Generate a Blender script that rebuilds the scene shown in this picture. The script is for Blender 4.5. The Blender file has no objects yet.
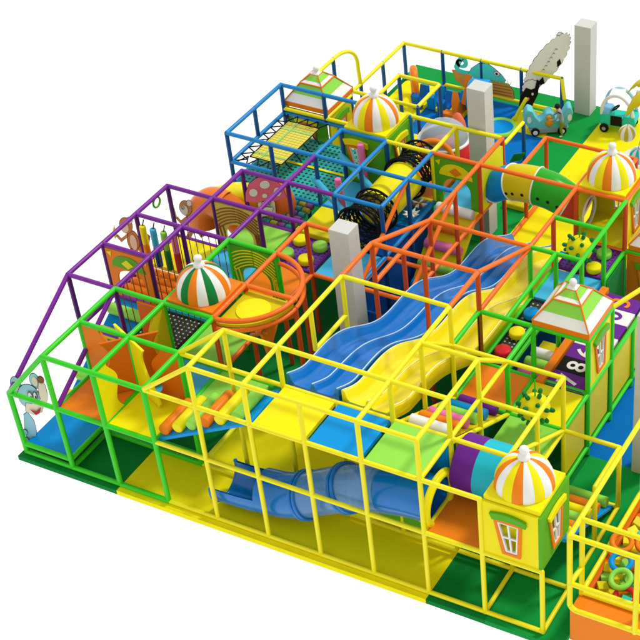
import bpy, bmesh, math, random
from mathutils import Vector, Matrix
random.seed(4)
S = 1.2                       # one frame module is 1.2 m
L1, L2, L3 = 1.415, 2.55, 3.357
R0 = 0.044                    # padded tube radius (modules)
scene = bpy.context.scene
col = scene.collection
sin, cos, pi = math.sin, math.cos, math.pi

# ------------------------------------------------------------------ materials
def lin(c):
    c /= 255.0
    return c / 12.92 if c <= 0.04045 else ((c + 0.055) / 1.055) ** 2.4
MATS = {}
def mat(name, rgb, rough=0.4, k=0.95, bump=0.03, scale=40, alpha=1.0, coat=0.0, var=0.06, trans=0.0):
    if name in MATS: return MATS[name]
    m = bpy.data.materials.new(name); m.use_nodes = True
    nt = m.node_tree; n = nt.nodes; b = n['Principled BSDF']
    c = [lin(v) * k for v in rgb]
    tc = n.new('ShaderNodeTexCoord')
    nz = n.new('ShaderNodeTexNoise'); nz.inputs['Scale'].default_value = 2.2; nz.inputs['Detail'].default_value = 6
    nt.links.new(tc.outputs['Object'], nz.inputs['Vector'])
    mx = n.new('ShaderNodeMixRGB'); mx.inputs[1].default_value = (*[v * (1 - var) for v in c], 1)
    mx.inputs[2].default_value = (*[min(1, v * (1 + var)) for v in c], 1)
    nt.links.new(nz.outputs['Fac'], mx.inputs[0])
    nt.links.new(mx.outputs[0], b.inputs['Base Color'])
    b.inputs['Roughness'].default_value = rough
    b.inputs['Specular IOR Level'].default_value = .35 if coat else (.3 if 'tube' in name else .1)
    if coat: b.inputs['Coat Weight'].default_value = coat; b.inputs['Coat Roughness'].default_value = 0.08
    if trans:
        b.inputs['Transmission Weight'].default_value = trans; b.inputs['IOR'].default_value = 1.05
    if alpha < 1: b.inputs['Alpha'].default_value = alpha
    if bump:
        n2 = n.new('ShaderNodeTexNoise'); n2.inputs['Scale'].default_value = scale; n2.inputs['Detail'].default_value = 3
        nt.links.new(tc.outputs['Object'], n2.inputs['Vector'])
        bp = n.new('ShaderNodeBump'); bp.inputs['Strength'].default_value = bump * 4; bp.inputs['Distance'].default_value = 0.01
        nt.links.new(n2.outputs['Fac'], bp.inputs['Height']); nt.links.new(bp.outputs[0], b.inputs['Normal'])
    MATS[name] = m
    return m
def netmat(name, rgb, pitch=0.1, hole=0.3, ring=None):
    
    if name in MATS: return MATS[name]
    m = bpy.data.materials.new(name); m.use_nodes = True
    nt = m.node_tree; n = nt.nodes; b = n['Principled BSDF']
    c = [lin(v) * .9 for v in rgb]
    hc = [lin(v) for v in (ring or (10,14,14))]; b.inputs['Roughness'].default_value = .6
    tc = n.new('ShaderNodeTexCoord'); sp = n.new('ShaderNodeSeparateXYZ')
    nt.links.new(tc.outputs['Object'], sp.inputs[0])
    def M(op, a, bb=None):
        k = n.new('ShaderNodeMath'); k.operation = op
        for i, v in enumerate((a, bb)):
            if v is None: continue
            if isinstance(v, (int, float)): k.inputs[i].default_value = v
            else: nt.links.new(v, k.inputs[i])
        return k.outputs[0]
    def fr(o, off=0.0):
        return M('SUBTRACT', M('FRACT', M('ADD', M('DIVIDE', o, pitch), off)), .5)
    fx, fy = fr(sp.outputs[0]), fr(sp.outputs[1])
    d = M('SQRT', M('ADD', M('MULTIPLY', fx, fx), M('MULTIPLY', fy, fy)))
    g = M('GREATER_THAN', d, hole)
    mx = n.new('ShaderNodeMixRGB'); mx.inputs[1].default_value = (*hc, 1); mx.inputs[2].default_value = (*c, 1)
    nt.links.new(g, mx.inputs[0]); nt.links.new(mx.outputs[0], b.inputs['Base Color'])
    MATS[name] = m
    return m

YEL = mat('yellow_tube_padding', (244, 232, 16), .38)
GRN = mat('green_tube_padding', (50, 205, 22), .38)
PUR = mat('purple_tube_padding', (122, 30, 150), .38)
BLU = mat('blue_tube_padding', (6, 130, 200), .38)
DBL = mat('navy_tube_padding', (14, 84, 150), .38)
ORG = mat('orange_tube_padding', (244, 112, 22), .38)
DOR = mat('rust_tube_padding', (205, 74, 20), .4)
vY = mat('yellow_vinyl', (242, 228, 18), .3)
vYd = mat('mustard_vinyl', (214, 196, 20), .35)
vO = mat('orange_vinyl', (238, 130, 26), .3)
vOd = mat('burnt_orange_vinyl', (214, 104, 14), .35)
vB = mat('blue_vinyl', (10, 148, 222), .3)
vLB = mat('sky_blue_vinyl', (70, 180, 222), .3)
vG = mat('lime_vinyl', (146, 218, 80), .3)
vGd = mat('green_vinyl', (90, 172, 34), .35)
vGG = mat('deep_green_vinyl', (22, 130, 60), .45)
vW = mat('white_vinyl', (236, 236, 232), .35)
vP = mat('purple_vinyl', (108, 40, 150), .35)
vPk = mat('pink_vinyl', (236, 120, 180), .3)
vR = mat('red_vinyl', (214, 40, 48), .3)
vK = mat('black_vinyl', (22, 22, 24), .4)
vN = mat('royal_blue_vinyl', (0, 146, 222), .35)
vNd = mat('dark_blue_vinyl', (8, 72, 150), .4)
vT = mat('teal_vinyl', (40, 205, 185), .35)
vC = mat('cyan_vinyl', (40, 190, 214), .3)
vCo = mat('coral_vinyl', (240, 120, 84), .35)
vGy = mat('grey_plastic', (150, 158, 160), .4)
pB = mat('blue_slide_plastic', (0, 116, 198), .22, bump=0, coat=.22, var=.03)
pBl = mat('blue_slide_highlight', (190, 220, 245), .22, bump=0, coat=.22, var=.03)  # pale tint painting the gloss highlight on the blue slide's edges
pY = mat('yellow_slide_plastic', (244, 226, 14), .22, bump=0, coat=.22, var=.03)
pYl = mat('yellow_slide_highlight', (252, 244, 170), .22, bump=0, coat=.22, var=.03)  # same painted highlight colour for the yellow slide
pTr = mat('clear_blue_plastic', (110, 170, 235), .1, bump=0, alpha=.42, coat=.5)
pDm = mat('clear_dome_plastic', (190, 215, 225), .1, bump=0, alpha=.5, coat=.5)
fG = mat('green_foam_floor', (14, 150, 62), .8, bump=.12, scale=90, var=.1)
fGd = mat('dark_green_foam_floor', (6, 126, 50), .8, bump=.12, scale=90, var=.1)
fY = mat('yellow_foam_floor', (246, 232, 10), .75, bump=.12, scale=90, var=.06)
fB = mat('blue_foam_floor', (0, 110, 190), .8, bump=.12, scale=90, var=.08)
colM = mat('painted_column', (206, 206, 200), .7, bump=.05)
ropeM = mat('brown_rope', (120, 86, 20), .8)
wood = mat('painted_wood_print', (232, 150, 40), .5)
brown = mat('brown_print', (150, 92, 50), .5)
cream = mat('cream_print', (246, 228, 204), .5)
skin = mat('skin', (214, 164, 130), .5)
sheepW = mat('wool_white_print', (245, 243, 232), .6)
mouseB = mat('pale_blue_print', (172, 218, 240), .5)
palmM = mat('yellow_leaf_foam', (214, 200, 24), .5)
olive = mat('olive_cloth', (150, 140, 30), .8)
gcloth = mat('grey_cloth', (150, 160, 164), .8)

# ------------------------------------------------------------------ mesh collecting
class MB:
    def __init__(s): s.v = []; s.f = []; s.m = []; s.s = []
    def add(s, vs, fs, mi=0, sm=False):
        b = len(s.v); s.v += [tuple(v) for v in vs]
        for f in fs: s.f.append([b + i for i in f]); s.m.append(mi); s.s.append(sm)
        return s
    def box(s, a, b, mi=0):
        (x0, y0, z0), (x1, y1, z1) = a, b
        vs = [(x0,y0,z0),(x1,y0,z0),(x1,y1,z0),(x0,y1,z0),(x0,y0,z1),(x1,y0,z1),(x1,y1,z1),(x0,y1,z1)]
        return s.add(vs, [(0,3,2,1),(4,5,6,7),(0,1,5,4),(1,2,6,5),(2,3,7,6),(3,0,4,7)], mi)
    def ring_sweep(s, pts, rads, n=16, mi=0, caps=True, up=None, mfun=None, arc=None):
        """sweep a circle (or an arc of it) along pts with radius per point"""
        pts = [Vector(p) for p in pts]; rings = []
        prev = None
        for i, p in enumerate(pts):
            t = (pts[min(i+1, len(pts)-1)] - pts[max(i-1, 0)])
            if t.length < 1e-9: t = prev or Vector((0,0,1))
            t.normalize()
            if i == 0:
                u = Vector(up) if up else (Vector((0,0,1)) if abs(t.z) < .9 else Vector((1,0,0)))
                u = (u - t * u.dot(t)).normalized()
            else:
                u = (u - t * u.dot(t)).normalized()
            w = t.cross(u); prev = t
            a0, a1 = arc if arc else (0, 2*pi)
            m = n if not arc else n + 1
            rings.append([p + (u*cos(a0+(a1-a0)*k/n) + w*sin(a0+(a1-a0)*k/n)) * rads[i] for k in range(m)])
        m = len(rings[0]); vs = [q for r in rings for q in r]
        for i in range(len(rings)-1):
            fs = []
            rng = range(m) if not arc else range(m-1)
            for k in rng:
                k2 = (k+1) % m
                fs.append((i*m+k, i*m+k2, (i+1)*m+k2, (i+1)*m+k))
            if i == 0: b = len(s.v); s.v += [tuple(q) for q in vs]
            for f in fs:
                s.f.append([b+q for q in f]); s.m.append(mfun(i) if mfun else mi); s.s.append(True)
        if caps and not arc:
            s.f.append([b+k for k in range(m)][::-1]); s.m.append(mi); s.s.append(False)
            s.f.append([b+(len(rings)-1)*m+k for k in range(m)]); s.m.append(mi); s.s.append(False)
        return s
    def tube(s, a, b, r=R0, n=14, mi=0):
        a, b = Vector(a), Vector(b); d = (b-a).normalized(); L = (b-a).length
        pts, rs = [], []
        for t, q in ((-1.0, .02), (-.87, .5), (-.5, .87), (0, 1.0)): pts.append(a + d*r*t); rs.append(r*q)
        for t, q in ((0, 1.0), (.5, .87), (.87, .5), (1.0, .02)): pts.append(b + d*r*t); rs.append(r*q)
        return s.ring_sweep(pts, rs, n, mi)
    def rod(s, a, b, r, n=20, mi=0, rim=.03):
        """flat ended padded roll with soft rims"""
        a, b = Vector(a), Vector(b); d = (b-a).normalized()
        pts = [a, a+d*rim*.3, a+d*rim, b-d*rim, b-d*rim*.3, b]; rs = [r*.8, r*.94, r, r, r*.94, r*.8]
        return s.ring_sweep(pts, rs, n, mi)
    def path(s, pts, r, n=12, mi=0): return s.ring_sweep(pts, [r]*len(pts), n, mi)
    def torus(s, c, R, r, ax=(0,0,1), N=40, n=14, mi=0):
        c = Vector(c); ax = Vector(ax).normalized()
        u = ax.orthogonal().normalized(); w = ax.cross(u); vs = []; fs = []
        for i in range(N):
            d = u*cos(2*pi*i/N) + w*sin(2*pi*i/N)
            for k in range(n): vs.append(c + d*(R + r*cos(2*pi*k/n)) + ax*r*sin(2*pi*k/n))
        for i in range(N):
            for k in range(n):
                i2, k2 = (i+1) % N, (k+1) % n
                fs.append((i*n+k, i2*n+k, i2*n+k2, i*n+k2))
        return s.add(vs, fs, mi, True)
    def lathe(s, c, prof, N=32, mi=0, mfun=None, ax=(0,0,1), puff=0, lobes=16, sm=True):
        """prof: list of (radius, height) along ax"""
        c = Vector(c); ax = Vector(ax).normalized()
        u = Vector((1,0,0)) if abs(ax.x) < .9 else Vector((0,1,0)); u = (u-ax*u.dot(ax)).normalized(); w = ax.cross(u)
        vs = []
        for (r, h) in prof:
            for k in range(N):
                a = 2*pi*k/N; rr = r*(1 + puff*abs(sin(a*lobes/2)))
                vs.append(c + (u*cos(a)+w*sin(a))*rr + ax*h)
        b = len(s.v); s.v += [tuple(v) for v in vs]
        for i in range(len(prof)-1):
            for k in range(N):
                k2 = (k+1) % N
                s.f.append([b+i*N+k, b+i*N+k2, b+(i+1)*N+k2, b+(i+1)*N+k]); s.m.append(mfun(k, i) if mfun else mi); s.s.append(sm)
        return s
    def sphere(s, c, r, mi=0, N=20, M=12, sc=(1,1,1)):
        c = Vector(c); vs = [(c.x, c.y, c.z - r*sc[2])]; fs = []
        for i in range(1, M):
            t = -pi/2 + pi*i/M
            for k in range(N):
                a = 2*pi*k/N
                vs.append((c.x+r*cos(t)*cos(a)*sc[0], c.y+r*cos(t)*sin(a)*sc[1], c.z+r*sin(t)*sc[2]))
        vs.append((c.x, c.y, c.z + r*sc[2])); e = len(vs)-1
        for k in range(N):
            k2 = (k+1) % N
            fs.append((0, 1+k2, 1+k)); fs.append((e, 1+(M-2)*N+k, 1+(M-2)*N+k2))
            for i in range(M-2): fs.append((1+i*N+k, 1+i*N+k2, 1+(i+1)*N+k2, 1+(i+1)*N+k))
        return s.add(vs, fs, mi, True)
    def slab(s, poly, O, U, V, th, mi=0, off=0.0):
        """polygon (u,v) in a plane, extruded by th along U x V, starting at off"""
        O, U, V = Vector(O), Vector(U), Vector(V); N = U.cross(V).normalized()
        n = len(poly)
        A = [O + U*p[0] + V*p[1] + N*off for p in poly]; B = [a + N*th for a in A]
        fs = [list(range(n))[::-1], [n+i for i in range(n)]] + [(i, (i+1) % n, n+(i+1) % n, n+i) for i in range(n)]
        return s.add(A+B, fs, mi)
    def frame_slab(s, outer, inner, O, U, V, th, mi=0, off=0.0):
        """panel with a hole; outer and inner have the same number of points"""
        O, U, V = Vector(O), Vector(U), Vector(V); N = U.cross(V).normalized(); n = len(outer)
        P = lambda q, o: O + U*q[0] + V*q[1] + N*o
        vs = [P(q, off) for q in outer] + [P(q, off) for q in inner] + [P(q, off+th) for q in outer] + [P(q, off+th) for q in inner]
        fs = []
        for i in range(n):
            j = (i+1) % n
            fs += [(i, n+i, n+j, j), (2*n+i, 2*n+j, 3*n+j, 3*n+i), (i, j, 2*n+j, 2*n+i), (n+i, 3*n+i, 3*n+j, n+j)]
        return s.add(vs, fs, mi)

def link_mesh(name, mb, mats, parent=None, bevel=0, smooth=None, origin=None):
    me = bpy.data.meshes.new(name)
    if parent is not None:
        o0 = Vector(ORG_[parent.name])
    else:
        if origin is None:
            xs = [v[0] for v in mb.v]; ys = [v[1] for v in mb.v]; zs = [v[2] for v in mb.v]
            origin = ((min(xs)+max(xs))/2, (min(ys)+max(ys))/2, min(zs))
        o0 = Vector(origin)
    me.from_pydata([tuple((Vector(v)-o0)*S) for v in mb.v], [], mb.f)
    if not isinstance(mats, (list, tuple)): mats = [mats]
    for m in mats: me.materials.append(m)
    for p, mi, sm in zip(me.polygons, mb.m, mb.s): p.material_index = mi; p.use_smooth = sm
    bm = bmesh.new(); bm.from_mesh(me); bmesh.ops.recalc_face_normals(bm, faces=bm.faces); bm.to_mesh(me); bm.free()
    me.update()
    o = bpy.data.objects.new(name, me); col.objects.link(o)
    if bevel:
        b = o.modifiers.new('soft_edge', 'BEVEL'); b.width = bevel*S; b.segments = 3; b.limit_method = 'ANGLE'; b.angle_limit = math.radians(40)
        for p in me.polygons: p.use_smooth = True
        b.harden_normals = False
        w = o.modifiers.new('wn', 'WEIGHTED_NORMAL'); w.keep_sharp = False
    if parent is not None:
        o.parent = parent
        ORG_[o.name] = tuple(o0)
    else:
        o.location = o0*S; ORG_[o.name] = tuple(o0)
    return o
ORG_ = {}
def tag(o, label, cat, group=None):
    o['label'] = label; o['category'] = cat
    if group: o['group'] = group
    return o
def thing(name, label, cat, loc, group=None):
    o = bpy.data.objects.new(name, None); o.empty_display_size = .1; col.objects.link(o)
    o.location = Vector(loc)*S; ORG_[o.name] = tuple(loc)
    return tag(o, label, cat, group)
def one(name, label, cat, mb, mats, group=None, bevel=0):
    return tag(link_mesh(name, mb, mats, None, bevel), label, cat, group)
def struct(name, mb, mats, bevel=0):
    o = link_mesh(name, mb, mats, None, bevel); o['kind'] = 'structure'; return o

# ------------------------------------------------------------------ ground
struct('play_floor', MB().box((-.12,-.13,-.10),(4.9,14.72,0)).box((4.9,-.13,-.10),(10.38,7.0,0)).box((4.9,7.0,-.10),(9.3,14.62,0)), fGd, .008)
def patch(name, rects, m, z=.006):
    mb = MB()
    for (x0,y0,x1,y1) in rects: mb.box((x0,y0,-.096),(x1,y1,z))
    return struct(name, mb, m)
patch('yellow_floor_mat', [(2,-.134,8,1.0),(3,1.0,8,2.35)], fY)
patch('yellow_landing_mat', [(4.9,9.2,6.1,14.625)], fY)
patch('blue_floor_mat', [(8.9,4.0,10.385,7.005),(6.1,5.2,8.0,9.3)], fB)
patch('green_floor_mat', [(3.0,8.9,4.9,11.5),(-.125,14.0,4.9,14.725)], fG)
patch('green_side_mat', [(9.05,-.134,10.385,4.0)], fG)
patch('yellow_back_mat', [(6.1,9.3,9.3,12.6)], fY)
chk_y, chk_b = [], []
for cx in range(0, 5):
    for cy in range(10, 14):
        x1 = min(cx+1, 4.9)
        (chk_b if (cx, cy) in ((2,13),(2,12),(3,12),(3,11),(1,13),(1,12)) else chk_y).append((cx, max(cy, 11.5) if cx >= 3 else cy, x1, cy+1))
chk_y = [r for r in chk_y if r[3] > r[1] and not (r[0] == 4)]
chk_b = [r for r in chk_b if r[3] > r[1]]
patch('yellow_toddler_mat', chk_y, fY); patch('blue_toddler_mat', chk_b, fB)
patch('green_rear_mat', [(4.0,11.5,4.9,14.0)], fG)

# ------------------------------------------------------------------ columns
for (x, y, h, t) in ((4.12,4.05,3.36,'white square column beside the blue wave slide, its flat top showing'),
                     (4.2,9.12,3.40,'white square column rising behind the green gate with the orange diamond'),
                     (4.19,14.25,2.2,'tall grey column at the back, beside the rocking toy with a rider'),
                     (9.86,3.93,3.42,'white column at the right edge above the blue floor')):
    one('square_column', t, 'column', MB().box((x,y,.008),(x+.385,y+.36,h)), colM, 'square building columns', .006)

# ------------------------------------------------------------------ frames
def frame(name, label, posts, rails, m, loc=None, r=R0, group='padded tube frames', m2=None):
    loc = loc or (posts[0][0], posts[0][1], 0)
    t = thing(name, label, 'frame', loc, group)
    for p in posts:
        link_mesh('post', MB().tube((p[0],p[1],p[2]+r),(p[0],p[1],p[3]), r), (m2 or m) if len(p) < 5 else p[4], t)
    for a in rails:
        link_mesh('rail', MB().tube(a[0], a[1], r*.97), m if len(a) < 3 else a[2], t)
    return t
def gx(y, z, x0, x1): return ((x0,y,z),(x1,y,z))
def gy(x, z, y0, y1): return ((x,y0,z),(x,y1,z))

frame('climbing_frame', 'green tube frame at the front left around the mouse panel and foam spinner',
  [(0,0,0,L1),(1,0,0,L2),(2,0,0,L2),(3,0,0,L2),(1,1,0,L2),(2,1,0,L2),(3,1,0,L2),(2,2,L1,L2),(3,2,0,L1),(2,4,0,L2),(3,4,L1,L2)],
  [gx(0,.05,0,3),gx(0,.24,0,1),gy(1,.05,0,1),gy(1,.24,0,1),gx(1,.05,1,3),gx(1,.26,1,3),gx(0,L1,0,3),((0,0,L1),(1,0,L2)),gx(0,L2,1,3),gx(1,L2,1,3),gx(2,L2,1,3),
   gy(1,L2,0,2),gy(2,L2,0,4),gy(3,L2,0,2),gy(2,L1,0,1),gy(3,L1,0,2),gx(2,L1,1,4),gx(4,L2,2,3),gx(1,L1,1,3),gy(1,L1,0,1),gx(4,L1,2,3)], GRN, r=.047)
frame('climbing_frame', 'purple tube frame along the left side over the roller climb and hanging bags',
  [(0,2,L1*.75,L2),(0,3,L1,L2),(0,4,L1,L2),(0,5,L1,L2),(1,3,L1,L2),(1,4,L1,L2),(1,5,L1,L2),(2,5,L1,L2),(1,6,0,L2),(2,6,0,L2),(1,2,0,L2),(0,2,0,L1*.75)],
  [((.02,.02,L1+.03),(0,2,L2)),((1.02,.04,L1+.04),(1,2,L2)),gy(0,L2,2,5),gy(1,L2,2,6),gy(2,L2,4,7),gx(2,L2,0,1),gx(3,L2,0,1),gx(4,L2,0,2),gx(5,L2,0,3),gx(6,L2,1,3),
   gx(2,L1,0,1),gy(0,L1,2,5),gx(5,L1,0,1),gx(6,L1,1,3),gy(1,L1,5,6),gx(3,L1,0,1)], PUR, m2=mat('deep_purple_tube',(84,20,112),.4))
frame('climbing_frame', 'blue tube frame around the trampoline and teal net at the back left',
  [(0,7,0,L2),(1,7,L1,L2),(0,8,1.9,L2),(0,9,L1,L2),(1,9,1.9,L2),(2,9,L1,L2),(2,7,L1,L2),(3,7,L1,L2),(2,8,L1,L2),(3,8,L1,L2),(4,7,0,L2),(3,6,L1,L2),(4,6,0,L2),(1,8,0,L1)],
  [gy(0,L2,7,9),gx(7,L2,0,4),gx(9,L2,0,2),gy(2,L2,7,8),gx(8,L2,2,3),gy(3,L2,6,8),gx(6,L2,3,4),gy(4,L2,6,8),gx(7,L2,4,5),gy(0,1.9,7,9),gx(9,1.9,0,2),gx(7,1.9,0,1),
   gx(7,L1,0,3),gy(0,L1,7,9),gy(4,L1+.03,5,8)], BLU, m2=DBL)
frame('climbing_frame', 'yellow tube frame along the front over the blue tube slide',
  [(4,0,0,L3),(5,0,0,L3),(6,0,0,L3),(7,0,0,L3),(8,0,0,L3),(9,0,0,L2),(10,0,0,L1),(4,1,0,L3),(5,1,0,L3),(6,1,0,L2),(7,1,0,L3),(8,1,0,L3),(9,1,0,L2),(10,1,0,L1),
   (7,2,0,L3),(8,2,0,L3),(9,2,0,L2),(7,3,0,L3),(8,3,0,L2),(9,3,0,L2),(10,3,0,L1),(5,2,L2,L3),(5,3,L2-.5,L3),(10,2,0,L1)],
  [gx(0,.05,3,10),gx(0,L1,3,10),gx(0,L2,3,9),gx(0,L3,4,8),((3,0,L2),(4,0,L3)),((3,1,L2),(4,1,L3)),gx(1,L3,4,8),gx(1,L2,3,9),gy(4,L3,0,1),gy(5,L3,0,3),gx(2,L3,7,8),gx(3,L3,5,7),
   gy(7,L3,0,3),gy(8,L3,0,2),((7,2,L3),(7,3,L2)),gx(3,L2,7,9),gy(8,L2,0,3),gy(9,L2,1,3),gx(2,L2,8,9),((8,2,L3),(8,3,L2)),
   ((9,1,L2),(9,3,L1)),gx(3,L1,9,10),gy(4,L1,0,1),gy(8,L1,0,1),gx(1,.05,3,10),gx(1,.24,5,9),gy(10,.05,0,3),gy(9,.05,0,3),gy(9,L1,0,3),gy(10,L1,2,3),gx(3,.05,9,10),
   ((7,1,L2-.1),(7,3,L1)),((8,1,L2-.1),(8,3,L1)),gy(5,L2,2,3)], YEL, r=.041)
frame('climbing_frame', 'orange tube frame in the middle around the white column and roller ramp',
  [(3,2,0,L2),(3.98,3,0,L2-.2),(3.7,3.68,0,L2-.2),(3,3,0,L2),(3,5,0,L2),(4,5,0,L1),(5,4,L1,L3),(5,5,0,L2),(5,6,0,L2),(6,4,L1,L3),(7,4,L1,L3),(5,7,0,L2),(5,8,0,L2),(7,7,L1,L2),(5,9,0,L2),(6,4,0,L1),(3,4,0,L1)],
  [gy(3,L2,2,5),gx(3,L2,2,4),gx(5,L1,3,5),gy(5,L3,3,4),gx(4,L3,5,7),((5,4,L3),(5,6,L2)),((7,4,L3),(7,6,L2)),gy(7,L3,3,4),((7,4,L2),(7,6,L2)),gx(6,L2,5,7),gy(5,L2,4,9),
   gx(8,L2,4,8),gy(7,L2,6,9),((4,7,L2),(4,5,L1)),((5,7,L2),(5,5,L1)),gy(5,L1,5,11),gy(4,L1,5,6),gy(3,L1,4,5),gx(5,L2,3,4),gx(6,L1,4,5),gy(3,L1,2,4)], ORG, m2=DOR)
frame('climbing_frame', 'orange tube frame at the back right over the green floor beside the domed house',
  [(5,11,0,L1),(7,11,0,L1),(7,8,0,L2),(8,8,0,L2),(5,10,0,.6),(8,9,0,L2),(7,9,0,L2)],
  [gx(11,L1,5,7),gy(7,L1,8,11),gx(10,.6,5,6),gy(5,.05,9,11),gx(8,L1,7,9),gx(9,L2,7,8),gy(8,L2,8,9),gx(8,.05,7,8)], ORG, m2=DOR)
frame('climbing_frame', 'green tube frame on the right around the pyramid roof and number tiles',
  [(7,4,0,L2),(7,5,0,L1),(7.5,6,L1,L2),(8,4,0,L2),(8,5,0,L2),(9,4,0,L2),(9,5,0,L2),(8,7,0,L2),(8,6,L1,L2),(9,6,0,L1),(8,3,L1-.1,L2),(7,6,L1,L2),(8,8,0,L1+.03,GRN)],
  [gx(4,L2,7,9),gy(7,L2,3,4),gy(8,L2,3,8),gy(7.5,L2,4,6),gx(6,L2,7,8),gx(7,L2,7,8),gx(5,L2,8,9),gy(9,L2,4,5),gy(9,L1,3,8),gy(7,L1,3,7),gy(8,L1,3,4),gy(8,L1,7,8),gx(4,L1,7,9),gx(3,L1,7,9),
   gy(9,.2,3,7),gx(3,.2,8,9),gx(8,L1+.03,8,9),gy(7.5,L1,4,6),((9,5,L2),(9.6,6.1,L2+.2),YEL)], GRN)
# toddler fence
ft = frame('toddler_fence', 'low yellow tube fence with blue posts around the toddler area at the back',
  [(0,14,0,.97),(1,14,0,.97),(2,14,0,.97),(3,14,0,.97),(4,14,0,.97),(0,13,0,.97),(0,12,0,.97),(0,11,0,2.1),(1,12,0,L1),(2,12,0,L1),(2,11,0,L1),(4,12,0,.97),(1,10,0,2.0)],
  [gy(0,.97,12,14),gx(14,.97,0,4),gy(0,.97,10.3,12),gy(1,L1,10.4,12),gx(12,L1,1,2),gy(2,L1,11,12),gx(11,L1,0,2),((4,12,.97),(4,11.1,.97)),gx(14,.12,1,4),((3.3,13.6,.5),(3.1,13.4,.05)),((4,14,.97),(4.15,13.8,.6)),
   gy(0,2.0,9,10.3),gx(9,2.0,0,1.6),gy(1,2.0,9,10)], YEL, m2=DBL, group=None)
link_mesh('arch_rail', MB().path([(0,10.0,2.02)]+[(0,10.4+.1*k,2.1) for k in range(6)]+[(0,11.05+.95*sin(a*pi/180)*.95, 1.5+.6*cos(a*pi/180)) for a in range(5,91,9)]+[(0,11.96,1.3),(0,11.99,.97)], R0), YEL, ft)
frame('climbing_frame', 'yellow and blue tube frame behind the striped dome, over the clear bubble ride',
  [(3,8.98,L1,L2,BLU),(4,8,L1,L2),(4,9,L1,L2),(3,9,0,L1,BLU)],
  [gx(9,L2,3,5),gy(4,L2,8,9),gx(8,L2,3,4),gx(8,L1,3,5),gx(9,L1,3,5)], YEL)

# ------------------------------------------------------------------ floor decks (mats laid on the frame)
def deck(x0, y0, x1, y1, z, m, label, name='floor_mat', th=.07, seams=0):
    mb = MB(); g = .035
    xs = [x0+g, x1-g]; ys = [y0+g, y1-g]
    mb.box((xs[0],ys[0],z-th),(xs[1],ys[1],z+.02))
    return one(name, label, 'mat', mb, m, 'padded floor mats', .015)
deck(0,0,1,1,.24,vN,'blue floor mat low to the ground in front of the mouse panel')
deck(1,0,2,1,L1,vO,'orange floor mat in the front left frame, left of the yellow spinner mat')
deck(2,0,3,1,L1,vY,'yellow floor mat under the foam spinner in the front left frame')
deck(1,1,2,2,L1,vOd,'burnt orange floor mat behind the foam spinner')
deck(2,1,3,2,L1,vLB,'sky blue floor mat below the front left frame, right of the orange wavy panel')
deck(2,2,3,3,L1,vG,'lime floor mat under the green and orange striped dome')
deck(3,1.0,4,2,L1,vG,'lime floor mat beside the front roller ramp')
deck(1,3,2,4,L1,vC,'cyan floor mat behind the brown rope curtain')
deck(0,4,1,5,L1,vY,'yellow floor mat behind the four hanging bags')
deck(1,4,2,5,L1,vLB,'sky blue floor mat in front of the striped archway')
deck(1,5,2,6,L1,vG,'lime floor mat before the mushroom panel')
deck(2,4,3,5,L1,vO,'orange floor mat behind the green vine archway')
deck(3,5,4,6,L1,vLB,'sky blue floor mat behind the white column')
deck(2,6,3,7,L1,vY,'yellow floor mat in front of the black spiral tunnel')
deck(2,7,3,8,L1,vLB,'sky blue floor mat under the crossing rollers')
deck(2,8,3,9,L1,vGd,'green floor mat inside the house under the orange and yellow dome')
deck(3,7,4,8,L1,vN,'royal blue floor mat under the spiral tunnel and foam stars')
deck(3,8,4,9,L1,vO,'orange floor mat at the far end of the spiral tunnel')
deck(4,8,5,9,L1,vLB,'sky blue floor mat behind the gate with the orange diamond')
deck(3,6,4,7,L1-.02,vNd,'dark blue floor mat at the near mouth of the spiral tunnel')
deck(5,0,6,1.05,L2,vY,'yellow floor mat at the top of the blue wave slide')
deck(6,0,7,.73,L2,vB,'blue floor mat at the top of the yellow wave slide')
deck(6,.75,7,1.08,L2-.005,vB,'narrow blue mat strip under the lip of the yellow wave slide')
deck(7,0,8,1.02,L2,vG,'lime floor mat on the front platform, right of the blue one')
deck(8,0,9,1,L1,vO,'orange floor mat between the round yellow port and the windowed house')
deck(9,0,10,1,L1,vY,'yellow floor mat inside the front windowed house')
deck(8,2,9,3,L1,vG,'lime floor mat under the hanging spiky ball nearest the front')
deck(8,3,9,3.95,L1,vY,'yellow floor mat between the lime mat and the number tiles')
deck(7,3,8,4,L1,vO,'orange floor mat behind the coloured roller bridge')
deck(7,6,8,7,L1,vLB,'sky blue floor mat in front of the purple stepping pad net')
deck(7,8,8,9,L1,vY,'yellow floor mat inside the orange framed domed house')
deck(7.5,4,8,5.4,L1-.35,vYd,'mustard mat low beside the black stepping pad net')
one('floor_mat','deep green mat wall under the sky blue mat on the right','wall pad',MB().box((7.97,7.06,.3),(8.04,7.94,L1-.08)),vGG,None,.01)

def net(x0,y0,x1,y1,z,m,label,pads=(),name='net_floor'):
    t = thing(name, label, 'net', ((x0+x1)/2,(y0+y1)/2,z))
    link_mesh('mesh_sheet', MB().box((x0+.05,y0+.05,z-.006),(x1-.05,y1-.05,z+.006)), m, t)
    link_mesh('border', MB().frame_slab([(x0+.02,y0+.02),(x1-.02,y0+.02),(x1-.02,y1-.02),(x0+.02,y1-.02)],[(x0+.07,y0+.07),(x1-.07,y0+.07),(x1-.07,y1-.07),(x0+.07,y1-.07)],(0,0,z-.015),(1,0,0),(0,1,0),.03), mat(m.name+'_border', BORD[m.name], .6), t)
BORD = {'purple_net':(90,30,130),'teal_net':(20,150,140),'black_net':(24,24,24)}
nP = netmat('purple_net',(112,44,160),.088*S,.26,(44,12,64)); nT = netmat('teal_net',(20,176,168),.105*S,.27); nK = netmat('black_net',(20,20,20),.09*S,.2,(150,190,150))
net(2,5,3,6,L1,nP,'purple net floor with two yellow and two green stepping pads')
net(7,7,8,8,L1,nP,'purple net floor with stepping pads by the domed house')
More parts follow.
